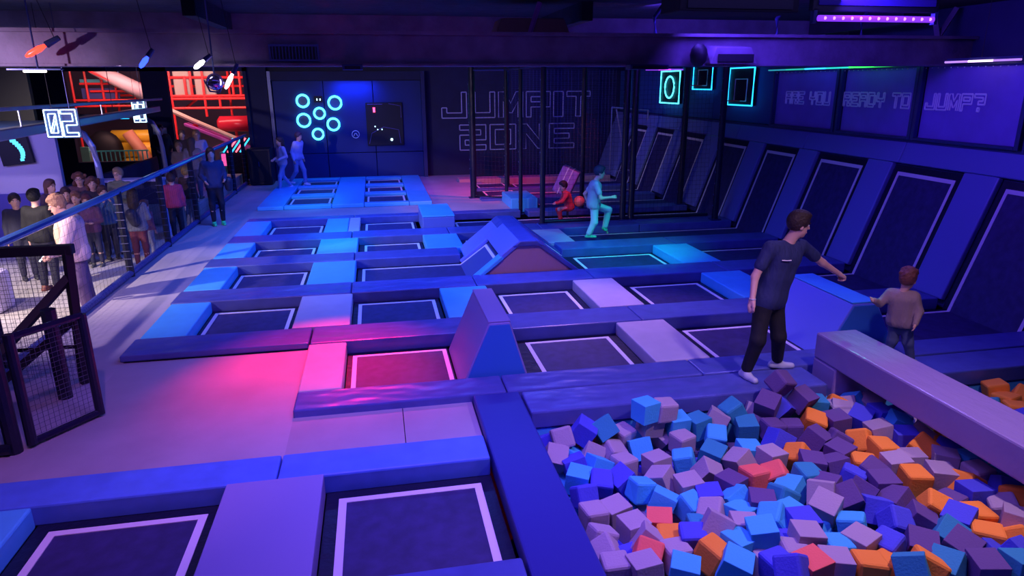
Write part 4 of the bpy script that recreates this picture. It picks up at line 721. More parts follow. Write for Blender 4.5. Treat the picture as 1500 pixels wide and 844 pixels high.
# ================================================================== PEOPLE
def sdf_mesh(prims, vox, k=.025, cuts=(), noise=0):
    """prims: ('c', a, b, ra, rb[, k]) tapered capsule, ('e', c, radii, R[, k]) ellipsoid, ('s', ...) carve an ellipsoid; surface nets"""
    lo = np.full(3, 1e9); hi = -lo
    for p in prims:
        if p[0] == 'c':
            r = max(p[3], p[4]); pts = [np.array(p[1], float), np.array(p[2], float)]
        elif p[0] == 'e': r = max(p[2]); pts = [np.array(p[1], float)]
        else: continue
        for q in pts: lo = np.minimum(lo, q - r); hi = np.maximum(hi, q + r)
    lo -= 3 * vox; hi += 3 * vox; n = np.ceil((hi - lo) / vox).astype(int) + 1
    D = np.full(n, 9.0, np.float32)
    ax = [lo[i] + vox * np.arange(n[i]) for i in range(3)]
    for p in prims:
        kk = k
        if p[0] == 'c':
            a, b = np.array(p[1], float), np.array(p[2], float); r = max(p[3], p[4]); l2 = np.minimum(a, b) - r; h2 = np.maximum(a, b) + r
            if len(p) > 5: kk = p[5]
        else:
            a = np.array(p[1], float); r = max(p[2]); l2 = a - r; h2 = a + r
            if len(p) > 4: kk = p[4]
        m = kk + 2.5 * vox
        i0 = np.maximum(((l2 - m - lo) / vox).astype(int), 0); i1 = np.minimum(((h2 + m - lo) / vox).astype(int) + 2, n)
        if (i1 <= i0).any(): continue
        X, Y, Z = np.meshgrid(*[ax[i][i0[i]:i1[i]] for i in range(3)], indexing='ij'); Pn = np.stack([X, Y, Z], -1)
        if p[0] == 'c':
            ab = b - a; L = ab @ ab + 1e-12; t = np.clip(((Pn - a) @ ab) / L, 0, 1)
            d = np.linalg.norm(Pn - a - t[..., None] * ab, axis=-1) - (p[3] + (p[4] - p[3]) * t)
        else:
            q = Pn - a
            if p[3] is not None: q = q @ np.array(p[3])
            rr = np.array(p[2], float); k0 = np.linalg.norm(q / rr, axis=-1); k1 = np.linalg.norm(q / rr ** 2, axis=-1) + 1e-9; d = k0 * (k0 - 1) / k1
        s = D[i0[0]:i1[0], i0[1]:i1[1], i0[2]:i1[2]]
        if p[0] == 's': s[...] = np.maximum(s, -d)
        elif kk > 0: hh = np.maximum(kk - np.abs(s - d), 0) / kk; s[...] = np.minimum(s, d) - hh * hh * kk * .25
        else: s[...] = np.minimum(s, d)
    for pt, nn in cuts:
        nn = np.array(nn, float); nn /= np.linalg.norm(nn); pt = np.array(pt, float)
        d = (ax[0][:, None, None] - pt[0]) * nn[0] + (ax[1][None, :, None] - pt[1]) * nn[1] + (ax[2][None, None, :] - pt[2]) * nn[2]
        D = np.maximum(D, d.astype(np.float32))
    if noise:
        X, Y, Z = np.meshgrid(*ax, indexing='ij'); D = D + noise * (np.sin(X * 90 + Z * 60) * np.sin(Y * 85 + X * 40) * np.sin(Z * 75 + Y * 30)).astype(np.float32)
    I = D < 0
    cs = [I[a:n[0] - 1 + a, b:n[1] - 1 + b, c:n[2] - 1 + c] for a in (0, 1) for b in (0, 1) for c in (0, 1)]
    cnt = sum(c.astype(np.int8) for c in cs); act = (cnt > 0) & (cnt < 8); idx = np.full(act.shape, -1, np.int64); ijk = np.argwhere(act)
    if len(ijk) == 0: return None
    idx[act] = np.arange(len(ijk)); acc = np.zeros((len(ijk), 3)); num = np.zeros(len(ijk))
    for e in range(3):
        for o1 in (0, 1):
            for o2 in (0, 1):
                off = [0, 0, 0]; oth = [q for q in range(3) if q != e]; off[oth[0]] = o1; off[oth[1]] = o2
                A = ijk + off; B = A.copy(); B[:, e] += 1
                da = D[A[:, 0], A[:, 1], A[:, 2]]; db = D[B[:, 0], B[:, 1], B[:, 2]]; m = (da < 0) != (db < 0)
                t = np.where(m, da / np.where(m, da - db, 1), 0); P_ = A.astype(float); P_[:, e] += t; acc[m] += P_[m]; num[m] += 1
    V = acc / num[:, None] * vox + lo
    F = []
    for e in range(3):
        o = [q for q in range(3) if q != e]
        sa = [slice(None)] * 3; sb = [slice(None)] * 3; sa[e] = slice(0, -1); sb[e] = slice(1, None)
        ch = I[tuple(sa)] != I[tuple(sb)]; E = np.argwhere(ch); E = E[(E[:, o[0]] > 0) & (E[:, o[1]] > 0) & (E[:, o[0]] < n[o[0]] - 1) & (E[:, o[1]] < n[o[1]] - 1)]
        q = []
        for a, b in ((1, 1), (0, 1), (0, 0), (1, 0)):
            c = E.copy(); c[:, o[0]] -= a; c[:, o[1]] -= b; q.append(idx[c[:, 0], c[:, 1], c[:, 2]])
        q = np.stack(q, 1); s = I[E[:, 0], E[:, 1], E[:, 2]]; fl = s if e != 1 else ~s; q[~fl] = q[~fl][:, ::-1]; F.append(q)
    F = np.concatenate(F); F = F[(F >= 0).all(1)]
    # one pass of smoothing
    S = np.zeros_like(V); W_ = np.zeros(len(V))
    for a in range(4):
        np.add.at(S, F[:, a], V[F[:, (a + 1) % 4]]); np.add.at(W_, F[:, a], 1); np.add.at(S, F[:, (a + 1) % 4], V[F[:, a]]); np.add.at(W_, F[:, (a + 1) % 4], 1)
    V = V * .55 + .45 * S / np.maximum(W_, 1)[:, None]
    return V, F
def mesh_obj(name, prims, vox, m, parent, org, **k):
    r = sdf_mesh(prims, vox, **k)
    if r is None: return None
    V, F = r; V = V - np.array(org); me = bpy.data.meshes.new(name)
    me.vertices.add(len(V)); me.vertices.foreach_set('co', V.astype(np.float32).ravel()); me.loops.add(F.size); me.loops.foreach_set('vertex_index', F.astype(np.int32).ravel())
    me.polygons.add(len(F)); me.polygons.foreach_set('loop_start', np.arange(0, F.size, 4, dtype=np.int32)); me.polygons.foreach_set('loop_total', np.full(len(F), 4, np.int32)); me.polygons.foreach_set('use_smooth', np.ones(len(F), bool))
    me.update(calc_edges=True); me.validate(); me.materials.append(m)
    o = bpy.data.objects.new(name, me); C.objects.link(o); o.parent = parent; return o
def nrm(v): v = np.array(v, float); return v / (np.linalg.norm(v) + 1e-9)
SKIN = (.72, .42, .33)
def person(label, loc, h, rot=0, J=None, top=(.1, .1, .1), bottom=(.05, .05, .08), shoe=(.1, .1, .1), hair=(.03, .02, .02), style='short', arms='down', vox=.02, group=None,
           sleeve='long', look=None, hood=False, skin=SKIN, toes=None, fist='', topname='top', bag=None, glasses=False, phone=False, female=False, loose=1.0, lean=0, legs='stand'):
    """rot turns the default front (-Y); J gives world joints for posed figures"""
    s = h / 1.75; org = np.array(loc, float)
    cr, sr_ = math.cos(rot), math.sin(rot)
    def W(x, y, z): return org + np.array([(x * cr - y * sr_), (x * sr_ + y * cr), z]) * s
    f = np.array([sr_, -cr, 0.0])                                   # facing
    if J is None:
        J = dict(hd=W(0, -.02 - lean, 1.615), nk=W(0, -lean * .8, 1.46), pv=W(0, 0, .95), sl=W(.175, -lean * .7, 1.41), sr=W(-.175, -lean * .7, 1.41), hl=W(.085, 0, .9), hr=W(-.085, 0, .9), kl=W(.1, -.02, .49), kr=W(-.1, -.02, .49), al=W(.1, .02, .08), ar=W(-.1, .02, .08))
        A = {'down': ((.23, .02, 1.12), (.25, -.06, .86)), 'phone': ((.23, .0, 1.13), (.06, -.25, 1.2)), 'cross': ((.24, -.02, 1.14), (-.03, -.2, 1.13)), 'hold': ((.23, -.05, 1.14), (.1, -.3, 1.05)), 'up': ((.2, -.15, 1.2), (.08, -.2, 1.42)), 'bent': ((.25, .05, 1.14), (.2, -.2, 1.05))}[arms]
        J['el'] = W(*A[0]); J['wl'] = W(*A[1]); J['er'] = W(-A[0][0], A[0][1], A[0][2]); J['wr'] = W(-A[1][0], A[1][1], A[1][2] - .02)
        if legs == 'walk': J['kl'] = W(.09, -.16, .5); J['al'] = W(.09, -.2, .09); J['kr'] = W(-.09, .02, .48); J['ar'] = W(-.09, .28, .14)
    J = {k: np.array(v, float) for k, v in J.items()}
    look = nrm(look) if look is not None else f
    t = thing('person', label, 'person', tuple(org), group)
    up = nrm(J['hd'] - J['nk']); up = nrm(up * .5 + np.array([0, 0, 1]) * .8); rgt = nrm(np.cross(look, up)); fw = np.cross(up, rgt); Rh = np.stack([rgt, fw, up], 1)
    SH = s * 1.07 * ((1 + 1.0 * (1 - s)) if s < .98 else 1)
    hd = J['hd']; H = lambda x, y, z: hd + (rgt * x + fw * y + up * z) * SH
    lr = nrm(J['sl'] - J['sr']); hlr = nrm(J['hl'] - J['hr']); tf = nrm(np.cross(J['nk'] - J['pv'], lr)) * 1.0
    if tf @ f < 0 and np.linalg.norm(f) > 0 and J is None: tf = -tf
    body = []
    pv, nk = J['pv'], J['nk']; L = lambda a: pv + (nk - pv) * a
    sc = .93 if female else 1
    def torso(g):
        q = [('c', J['sl'] - lr * .03 * s + np.array([0, 0, -.02]) * s, J['sr'] + lr * .03 * s + np.array([0, 0, -.02]) * s, (.062 + g) * s * sc, (.062 + g) * s * sc, .05),
             ('c', L(.72) + lr * .075 * s, L(.72) - lr * .075 * s, (.1 + g) * s * sc, (.1 + g) * s * sc, .06), ('c', L(.4) + lr * .06 * s, L(.4) - lr * .06 * s, (.092 + g) * s * sc, (.092 + g) * s * sc, .06),
             ('c', L(.08) + hlr * .07 * s, L(.08) - hlr * .07 * s, (.1 + g) * s, (.1 + g) * s, .06), ('c', J['hl'] , J['hr'], (.088 + g) * s, (.088 + g) * s, .05)]
        return q
    body += torso(0)
    body += [('c', nk - up * .02 * s, hd - up * .05 * s, .058 * s, .054 * s, .03)]
    body += [('e', H(0, -.012, .025), (.074 * SH, .092 * SH, .098 * SH), Rh, .02), ('e', H(0, .022, -.05), (.055 * SH, .06 * SH, .062 * SH), Rh, .03), ('c', H(0, .082, .012), H(0, .1, -.022), .009 * SH, .013 * SH, .012),
             ('e', H(.076, -.005, -.01), (.009 * SH, .02 * SH, .03 * SH), Rh, .006), ('e', H(-.076, -.005, -.01), (.009 * SH, .02 * SH, .03 * SH), Rh, .006), ('e', H(0, .078, -.062), (.022 * SH, .012 * SH, .009 * SH), Rh, .01), ('e', H(0, .055, -.095), (.025 * SH, .022 * SH, .018 * SH), Rh, .02)]
    fr = max(.0105, vox * .62)
    for sd, sg in (('l', 1), ('r', -1)):
        S_, E_, W_ = J['s' + sd], J['e' + sd], J['w' + sd]
        body += [('c', S_, E_, .05 * s, .04 * s, .04), ('c', E_, W_, .039 * s, .027 * s, .02)]
        d = nrm(W_ - E_); side = nrm(np.cross(d, tf)); side = side if side @ lr * sg < 0 else side  # palm width direction
        side = nrm(tf - d * (tf @ d) + .001); th = nrm(np.cross(d, side))
        pc = W_ + d * .045 * s
        body += [('c', W_ + side * .016 * s, pc + side * .024 * s + d * .02 * s, .023 * s, .021 * s, .012), ('c', W_ - side * .014 * s, pc - side * .024 * s + d * .015 * s, .022 * s, .02 * s, .012)]
        curl = 1.0 if sd in fist else .35
        inw = th * (-1 if th @ lr * sg > 0 else 1)
        for k_, (o_, ln) in enumerate(((.03, .068), (.011, .076), (-.01, .07), (-.029, .055))):
            b0 = pc + side * o_ * s + d * .03 * s; b1 = b0 + (d * (1 - .5 * curl) + inw * .7 * curl) * ln * .5 * s; b2 = b1 + (d * (1 - 1.9 * curl) + inw * .9 * curl) * ln * .5 * s
            body += [('c', b0, b1, fr * s, fr * s, .003), ('c', b1, b2, fr * s, fr * .85 * s, .003)]
        b0 = W_ + side * .028 * s + d * .02 * s; b1 = b0 + (side * .5 + d * .6 + inw * .3) * .045 * s; b2 = b1 + (d * .8 + inw * .5 - side * .2 * curl) * .035 * s
        body += [('c', b0, b1, .013 * s, .011 * s, .008), ('c', b1, b2, .0105 * s, .009 * s, .004)]
        Hh, K_, A_ = J['h' + sd], J['k' + sd], J['a' + sd]
        body += [('c', Hh, K_, .082 * s, .056 * s, .05), ('c', K_, K_ + (A_ - K_) * .35, .052 * s, .055 * s, .03), ('c', K_ + (A_ - K_) * .35, A_, .055 * s, .034 * s, .03)]
    tdir = {}
    for sd in 'lr':
        td = nrm(toes[sd]) if toes else f; tdir[sd] = td; A_ = J['a' + sd]; body += [('c', A_ - np.array([0, 0, .03]) * s, A_ + td * .12 * s - np.array([0, 0, .045]) * s, .03 * s, .022 * s, .03)]
    mesh_obj('body', body, vox, mat('skin_%d' % int(skin[0] * 100), skin, .5), t, org)
    # clothes
    g = .018 * loose
    lowest = .02
    hem = L(-.02) if sleeve != 'tank' else L(0); axis = nrm(nk - pv)
    tp = torso(g) + [('c', L(.72) + lr * .065 * s, L(.0) + hlr * .06 * s, (.1 + g) * s * sc, (.108 + g) * s, .05), ('c', L(.72) - lr * .065 * s, L(.0) - hlr * .06 * s, (.1 + g) * s * sc, (.108 + g) * s, .05)]
    if female is False or True: tp.append(('c', L(.0) + hlr * .07 * s, L(.0) - hlr * .07 * s, (.1 + g) * s, (.1 + g) * s, .05))
    for sd in 'lr':
        S_, E_, W_ = J['s' + sd], J['e' + sd], J['w' + sd]
        if sleeve == 'long': tp += [('c', S_, E_, (.062 + g * .6) * s, (.05 + g * .5) * s, .03), ('c', E_, E_ + (W_ - E_) * .93, (.05 + g * .5) * s, (.038 + g * .3) * s, .02)]
        else: tp += [('c', S_, S_ + (E_ - S_) * .62, (.06 + g * .2) * s, (.058 + g * .2) * s, .03)]
    if hood: tp += [('c', nk - tf * .05 * s + lr * .06 * s + up * .0 * s, nk - tf * .07 * s - lr * .06 * s, .05 * s, .05 * s, .03), ('c', nk + lr * .07 * s - tf * .02 * s, nk + tf * .06 * s - up * .04 * s, .03 * s, .022 * s, .02), ('c', nk - lr * .07 * s - tf * .02 * s, nk + tf * .06 * s - up * .04 * s, .03 * s, .022 * s, .02)]
    tm = mat('cloth_%02d%02d%02d' % tuple(int(c * 99) for c in top), top, .8, bump=.8, bscale=6, stretch=(3, 3, 1))
    top_o = mesh_obj('shirt' if sleeve != 'long' else ('hoodie' if hood else 'jacket'), tp, vox, tm, t, org, cuts=((pv - axis * .09 * s, -axis), (nk + axis * (.03 if not hood else .1) * s, axis)))
    bt = [('c', L(.05) + hlr * .07 * s, L(.05) - hlr * .07 * s, .108 * s, .108 * s, .05), ('c', J['hl'], J['hr'], .1 * s, .1 * s, .05)]
    for sd in 'lr':
        Hh, K_, A_ = J['h' + sd], J['k' + sd], J['a' + sd]; lo_ = loose if not female else .6
        bt += [('c', Hh, K_, .094 * s, (.062 + .012 * lo_) * s, .05), ('c', K_, A_ + (K_ - A_) * .1, (.062 + .012 * lo_) * s, (.042 + .016 * lo_) * s, .03)]
    mesh_obj('trousers', bt, vox, mat('cloth_%02d%02d%02d' % tuple(int(c * 99) for c in bottom), bottom, .8, bump=.35, bscale=9, stretch=(3, 3, 1)), t, org, cuts=((L(.12), axis),))
    for sd in 'lr':
        A_ = J['a' + sd]; td = tdir[sd]; base = A_ - np.array([0, 0, .055]) * s; so = [('c', base - td * .05 * s, base + td * .15 * s, .044 * s, .034 * s, .02), ('c', A_ - td * .01 * s, base + td * .04 * s, .044 * s, .042 * s, .03)]
        mesh_obj('shoe', so, min(vox, .014), mat('shoe_%02d%02d%02d' % tuple(int(c * 99) for c in shoe), shoe, .5), t, org, cuts=((A_ - np.array([0, 0, .082]) * s, (0, 0, -1)), (A_ + np.array([0, 0, .03]) * s, (0, 0, 1))))
    # hair
    hp = [('e', H(0, -.022, .035), (.088 * SH, .104 * SH, .108 * SH), Rh, .01), ('e', H(0, .02, .1), (.06 * SH, .07 * SH, .035 * SH), Rh, .03)]
    if style == 'long': hp += [('c', H(.05, -.05, .0), H(.06, -.06, -.2), .04 * SH, .035 * SH, .03), ('c', H(-.05, -.05, .0), H(-.06, -.06, -.2), .04 * SH, .035 * SH, .03), ('c', H(0, -.07, 0), H(0, -.1, -.28), .06 * SH, .045 * SH, .03)]
    if style == 'curly' or style == 'mop':
        rr = random.Random(int(abs(hd[0]) * 1000))
        for _ in range(34):
            a = rr.uniform(0, 6.28); e = rr.uniform(.15, 1.4); hp.append(('e', H(.085 * math.cos(e) * math.cos(a), -.015 + .095 * math.cos(e) * math.sin(a), .05 + .085 * math.sin(e)), (.026 * SH,) * 3, None, .008))
    if style == 'longcurly':
        rr = random.Random(int(abs(hd[0]) * 1000))
        for _ in range(40):
            z = rr.uniform(-.22, .1); a = rr.uniform(3.3, 6.1); hp.append(('e', H(.1 * math.cos(a), -.0 + .09 * math.sin(a), z), (.035 * SH,) * 3, None, .01))
    if style == 'tail': hp += [('c', H(0, -.1, .04), H(0, -.15, -.16), .032 * SH, .02 * SH, .02)]
    hp += [('s', H(0, .075, -.045), (.07 * SH, .075 * SH, .1 * SH), Rh, .0), ('s', H(.06, .05, -.06), (.035 * SH, .05 * SH, .06 * SH), Rh, .0), ('s', H(-.06, .05, -.06), (.035 * SH, .05 * SH, .06 * SH), Rh, 0)]
    ct = () if style in ('long', 'longcurly', 'tail') else ((H(0, 0, -.045), tuple(-(up + fw * -.2))),)
    mesh_obj('hair', hp, min(vox, .014), mat('hair_%02d%02d' % (int(hair[0] * 99), int(hair[1] * 99)), hair, .6, bump=.6, bscale=40), t, org, cuts=ct)
    # face
    hm = MATS['hair_%02d%02d' % (int(hair[0] * 99), int(hair[1] * 99))]
    for x in (-.03, .03):
        e = MB().ball(H(x, .071, .012), .0105 * SH, 8).build('eye', mat('eye_white', (.8, .75, .75), .3), t, smooth=True)
        MB().ball(H(x, .0785, .011), .006 * SH, 8).build('pupil', mat('eye_dark', (.02, .01, .01), .2), e, smooth=True)
        q = 1 if x > 0 else -1
        MB().tube([H(q * .018, .083, .033), H(q * .032, .081, .038), H(q * .047, .071, .033)], .005 * SH, 5).build('eyebrow', hm, t)
    MB().tube([H(-.022, .083, -.06), H(0, .09, -.061), H(.022, .083, -.06)], [.003 * SH, .0055 * SH, .003 * SH], 6).build('lips', mat('lips', (.5, .16, .16), .4), t, smooth=True)
    if glasses:
        e = MB()
        for x in (-.03, .03): e.tube([H(x + .021 * math.cos(a), .092, .01 + .016 * math.sin(a)) for a in [q * math.pi / 6 for q in range(12)]], .0025 * SH, 4, closed=True)
        e.tube([H(-.01, .094, .012), H(.01, .094, .012)], .0025 * SH, 4).tube([H(-.05, .09, .014), H(-.08, .0, .01)], .0025 * SH, 4).tube([H(.05, .09, .014), H(.08, .0, .01)], .0025 * SH, 4).build('glasses', mat('dark_frame', (.02, .02, .03), .3), t)
    if bag:
        b0, b1, rb_, bc = bag; mesh_obj('shoulder_bag', [('c', b0, b1, rb_, rb_ * .85)], .015, mat('bag_leather', bc, .5), t, org)
        MB().tube([tuple(J['sr'] + np.array([0, 0, .07])), tuple((np.array(b0) + J['sr']) / 2 + tf * .12), tuple(b0)], .01, 6).build('bag_strap', MATS['bag_leather'], t)
    return t, J, tf
def held_phone(loc, rz, label, tilt=.8):
    t = thing('phone', label, 'phone', loc); R = (Euler((tilt, 0, rz))).to_matrix(); c = Vector(loc)
    MB().hexa([c + R @ Vector((x, y, z)) for z in (-.005, .005) for y in (-.075, .075) for x in (-.037, .037)], .003).build('case', BLACK, t)
    MB().hexa([c + R @ Vector((x, y, z)) for z in (.0051, .006) for y in (-.068, .068) for x in (-.032, .032)]).build('screen', mat('phone_screen', (.7, .8, 1), .3, emit=1.5), t)
# --- the man pointing over the pit
V3 = np.array
toes = {'l': (.93, -.3, 0), 'r': (.12, -1, 0)}
t, J, tf = person('young man in navy T-shirt and black trousers stretching out his arm', (3.93, 6.1, .085), 1.78, math.radians(12), vox=.0115, sleeve='short', top=(.02, .03, .11), bottom=(.008, .008, .014), shoe=(.55, .6, .62), hair=(.035, .018, .015), look=(1, -.12, -.32), toes=toes, fist='l', loose=1.1,
    J=dict(hd=(4.078, 6.0, 1.70), nk=(4.005, 6.04, 1.53), pv=(3.885, 6.08, .93), sl=(4.19, 6.10, 1.47), sr=(3.77, 5.98, 1.49), el=(4.50, 6.15, 1.25), wl=(4.755, 6.2, 1.10), er=(3.635, 5.97, 1.2), wr=(3.575, 5.88, .98), hl=(3.99, 6.14, .87), hr=(3.79, 6.03, .89), kl=(4.03, 6.06, .50), kr=(3.72, 5.94, .53), al=(4.14, 6.2, .165), ar=(3.67, 6.02, .165)))
MB().tube([(3.86, 5.888, 1.375), (3.90, 5.88, 1.372), (3.96, 5.885, 1.370)], .006, 4).build('chest_print', LINE, t)
MB().tube([tuple(J['wr'] + V3([0, 0, .02]) + V3([.03 * math.cos(a), .03 * math.sin(a), 0])) for a in [q * .785 for q in range(8)]], .006, 5, closed=True).build('wrist_band', mat('pale_band', (.5, .5, .6), .5), t)
# --- boy walking behind the beam
person('boy in brown jacket and jeans stepping away behind the padded beam, one arm out', (5.4, 5.98, .085), 1.15, math.radians(140), vox=.0125, top=(.34, .24, .24), bottom=(.09, .12, .22), shoe=(.5, .75, .08), hair=(.2, .06, .05), style='curly', look=(.9, .5, -.1), toes={'l': (.8, .6, 0), 'r': (.9, .3, -.1)}, loose=1.5,
    J=dict(hd=(5.36, 5.92, 1.08), nk=(5.33, 5.93, .955), pv=(5.39, 5.95, .62), sl=(5.26, 6.02, .91), sr=(5.42, 5.86, .91), el=(5.16, 6.03, .80), wl=(5.03, 5.98, .86), er=(5.45, 5.8, .76), wr=(5.37, 5.74, .64), hl=(5.36, 6.0, .59), hr=(5.43, 5.91, .59), kl=(5.38, 6.02, .37), kr=(5.47, 5.9, .38), al=(5.38, 6.08, .15), ar=(5.56, 5.92, .17)))
# --- runner
person('runner in grey blue shirt and pale trousers crossing behind the ridge', (4.2, 13.0, .08), 1.58, math.radians(80), vox=.014, top=(.42, .42, .5), sleeve='short', bottom=(.55, .6, .62), shoe=(.1, .5, .3), hair=(.02, .03, .06), look=(1, -.2, -.2), toes={'l': (.6, 0, -.8), 'r': (.9, -.2, 0)}, fist='lr', loose=1.5,
    J=dict(hd=(4.29, 12.92, 1.38), nk=(4.22, 12.95, 1.23), pv=(4.2, 13.0, .76), sl=(4.25, 13.1, 1.16), sr=(4.18, 12.79, 1.17), el=(4.08, 13.2, .93), wl=(4.16, 13.22, .72), er=(4.26, 12.7, .91), wr=(4.48, 12.67, .93), hl=(4.23, 13.08, .72), hr=(4.2, 12.92, .72), kl=(4.55, 13.08, .60), kr=(4.2, 12.9, .40), al=(4.5, 13.12, .24), ar=(4.1, 12.94, .15)))
# --- ducking child in the cage
person('child in red clothes jumping with drawn up knees inside the cage', (4.25, 15.35, -.08), 1.25, math.radians(-80), vox=.014, top=(.8, .05, .06), bottom=(.6, .03, .05), shoe=(.1, .1, .3), hair=(.03, .01, .02), look=(-1, -.25, -.3), toes={'l': (-.8, 0, -.5), 'r': (-.8, -.1, -.5)}, hood=True, loose=1.5,
    J=dict(hd=(4.20, 15.3, .78), nk=(4.26, 15.31, .66), pv=(4.38, 15.35, .29), sl=(4.27, 15.2, .61), sr=(4.28, 15.44, .6), el=(4.14, 15.14, .45), wl=(4.0, 15.15, .42), er=(4.22, 15.5, .42), wr=(4.06, 15.46, .38), hl=(4.36, 15.28, .27), hr=(4.38, 15.42, .27), kl=(4.10, 15.24, .27), kr=(4.13, 15.46, .22), al=(4.14, 15.25, .0), ar=(4.2, 15.46, .0)))
# --- two walkers at the far left trampolines
person('teenager in pale jeans walking at the far end, left one of the pair', (-2.78, 21.6, 0), 1.58, math.radians(-60), vox=.02, top=(.7, .55, .65), bottom=(.3, .4, .65), shoe=(.7, .7, .8), hair=(.03, .01, .05), style='long', arms='bent', legs='walk', group='pair at the far end', female=True)
person('teenager with pale sleeves leaning forward at the far end, right one of the pair', (-2.38, 22.0, .1), 1.6, math.radians(60), vox=.02, top=(.5, .5, .8), bottom=(.25, .3, .55), shoe=(.7, .7, .8), hair=(.08, .04, .08), arms='down', legs='walk', lean=.12, group='pair at the far end')
# --- hoodie youth by the rail
t, J, tf = person('curly haired youth in lilac and cream hoodie looking down at his phone by the rail', (-4.45, 10.85, ZH), 1.8, math.radians(-55), vox=.0125, top=(.70, .48, .58), bottom=(.13, .08, .2), shoe=(.3, .3, .35), hair=(.34, .17, .12), style='mop', look=(-.75, -.45, -.6), hood=True, loose=3.0,
    J=dict(hd=(-4.52, 10.75, 1.43), nk=(-4.42, 10.8, 1.28), pv=(-4.42, 10.85, .72), sl=(-4.33, 10.6, 1.2), sr=(-4.45, 10.98, 1.18), el=(-4.41, 10.5, .88), wl=(-4.58, 10.42, .78), er=(-4.44, 10.98, .86), wr=(-4.62, 10.66, .74), hl=(-4.38, 10.78, .68), hr=(-4.44, 10.94, .68), kl=(-4.4, 10.74, .28), kr=(-4.44, 10.96, .28), al=(-4.36, 10.78, -.12), ar=(-4.42, 11.0, -.12)))
mesh_obj('front_panel', [('e', (-4.50, 10.66, 1.0), (.1, .09, .24), Euler((0, 0, math.radians(-55))).to_matrix())], .014, mat('cream_cloth', (.75, .58, .40), .8), t, (-4.45, 10.85, ZH))
held_phone((-4.70, 10.45, .74), -.9, 'phone in the hands of the youth in the lilac hoodie')
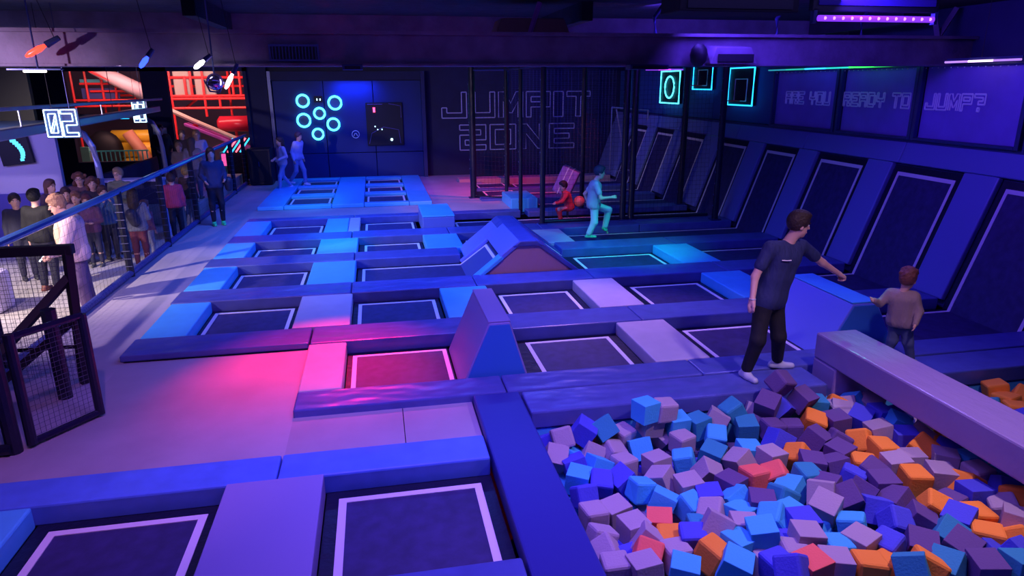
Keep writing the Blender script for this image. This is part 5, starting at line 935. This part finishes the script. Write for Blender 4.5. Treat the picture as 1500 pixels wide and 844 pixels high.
# --- the crowd in the hall
CR = [
 ('man in black seen from behind at the left border, beside the youth', (-5.44, 12.2), 1.68, 170, (.01, .01, .02), (.02, .02, .04), (.2, .06, .04), (.01, .01, .01), 'short', 'down', {}),
 ('person with dark hair at the far left, behind the man in black', (-6.1, 13.0), 1.5, 30, (.02, .02, .05), (.03, .03, .06), (.05, .05, .06), (.02, .01, .02), 'short', 'down', {}),
 ('woman with long reddish hair and glasses standing rearmost in the crowd', (-5.81, 15.0), 1.62, 10, (.14, .06, .08), (.05, .04, .07), (.1, .1, .1), (.2, .07, .04), 'longcurly', 'hold', dict(glasses=True, female=True)),
 ('girl with brown hair in profile at the left edge of the crowd', (-6.15, 14.5), 1.55, 60, (.06, .03, .06), (.04, .04, .07), (.1, .1, .1), (.12, .05, .04), 'long', 'down', dict(female=True)),
 ('girl with tied dark hair in dark top, second from the left in the crowd', (-5.78, 14.2), 1.42, 25, (.12, .05, .09), (.05, .05, .08), (.1, .1, .1), (.05, .02, .03), 'tail', 'down', dict(female=True)),
 ('small child with light brown hair in front of the woman with glasses', (-5.56, 14.05), 1.36, 0, (.5, .3, .28), (.05, .05, .1), (.1, .1, .1), (.25, .1, .06), 'short', 'cross', {}),
 ('girl in purple top with dark red hair in the middle of the crowd', (-5.27, 13.75), 1.34, 5, (.16, .06, .16), (.04, .04, .1), (.1, .1, .1), (.12, .03, .04), 'long', 'cross', dict(female=True)),
 ('curly haired woman in black beside the man with glasses', (-5.5, 14.75), 1.55, 20, (.03, .02, .04), (.03, .03, .05), (.04, .04, .05), (.14, .05, .04), 'longcurly', 'down', dict(female=True)),
 ('man with short fair hair and glasses in an olive hooded jacket', (-5.02, 14.8), 1.72, -10, (.16, .18, .13), (.12, .13, .22), (.03, .03, .04), (.32, .2, .12), 'short', 'phone', dict(glasses=True, hood=True)),
 ('child with face lit by a phone between the curly woman and the man with glasses', (-5.18, 14.3), 1.42, 35, (.06, .15, .3), (.03, .03, .06), (.05, .05, .06), (.08, .03, .03), 'short', 'up', {}),
 ('woman with very long dark hair in grey jacket and maroon trousers, back turned', (-4.37, 13.4), 1.46, 185, (.16, .18, .24), (.12, .02, .05), (.05, .03, .05), (.035, .015, .03), 'long', 'cross', dict(female=True)),
 ('child in pale jeans half hidden behind the fence post near the woman in maroon', (-4.5, 14.35), 1.1, 150, (.3, .12, .2), (.4, .42, .5), (.5, .4, .4), (.1, .04, .04), 'short', 'down', {}),
 ('boy in raspberry red hoodie and black trousers behind the fence', (-4.4, 16.0), 1.43, 200, (.55, .05, .13), (.02, .02, .04), (.05, .05, .06), (.06, .03, .03), 'short', 'down', dict(hood=True)),
 ('person in dark vest and black leggings with bright green shoes on the court side', (-3.62, 16.4), 1.74, 20, (.03, .04, .12), (.01, .01, .03), (.05, .9, .3), (.04, .02, .04), 'long', 'bent', dict(female=True)),
 ('blond child in brown jacket and light jeans behind the fence', (-4.42, 17.3), 1.42, 160, (.12, .06, .05), (.3, .34, .42), (.5, .5, .55), (.6, .35, .08), 'short', 'down', {}),
]
for i, (lab_, (x, y), h, rot, top, bot, sh, ha, st, ar, kw) in enumerate(CR):
    bag = None
    z = 0 if 'green shoes' in lab_ else ZH
    if 'green shoes' in lab_: bag = ((x + .3, y + .0, 1.0), (x + .3, y + .02, .85), .1, (.01, .01, .03))
    if 'maroon trousers' in lab_: bag = ((x - .02, y - .17, .85), (x + .03, y - .17, .7), .1, (.02, .02, .05))
    if 'maroon' in lab_ and 'woman with' in lab_: kw = dict(kw)
    person(lab_, (x, y, z), h, math.radians(rot), top=top, bottom=bot, shoe=sh, hair=ha, style=st, arms=ar, vox=.019 if y < 15 else .022, group='people standing in the hall' if z else None, bag=bag, **kw)
BK = [('woman in pale coat with long blond hair in the doorway', (-4.7, 20.0), 1.62, 20, (.75, .6, .7), (.5, .55, .7), (.42, .22, .12), 'long'), ('person in black coat and cap at the left side of the doorway', (-5.95, 21.3), 1.72, 30, (.012, .012, .03), (.02, .02, .05), (.02, .01, .02), 'short'),
      ('woman with a light jacket and blond hair left of the middle of the doorway', (-4.98, 19.2), 1.35, 10, (.3, .22, .2), (.2, .2, .3), (.4, .22, .12), 'short'), ('long haired woman with a pale scarf in the middle of the doorway', (-4.52, 18.6), 1.5, 170, (.3, .26, .3), (.1, .1, .2), (.12, .07, .06), 'long'),
      ('person in dark jacket behind the woman with the light jacket', (-5.3, 20.9), 1.58, 15, (.12, .08, .06), (.1, .1, .15), (.12, .06, .05), 'short')]
for lab_, (x, y), h, rot, top, bot, ha, st in BK:
    person(lab_, (x, y, .3), h, math.radians(rot), top=top, bottom=bot, hair=ha, style=st, arms='bent', vox=.024, group='people in the doorway')
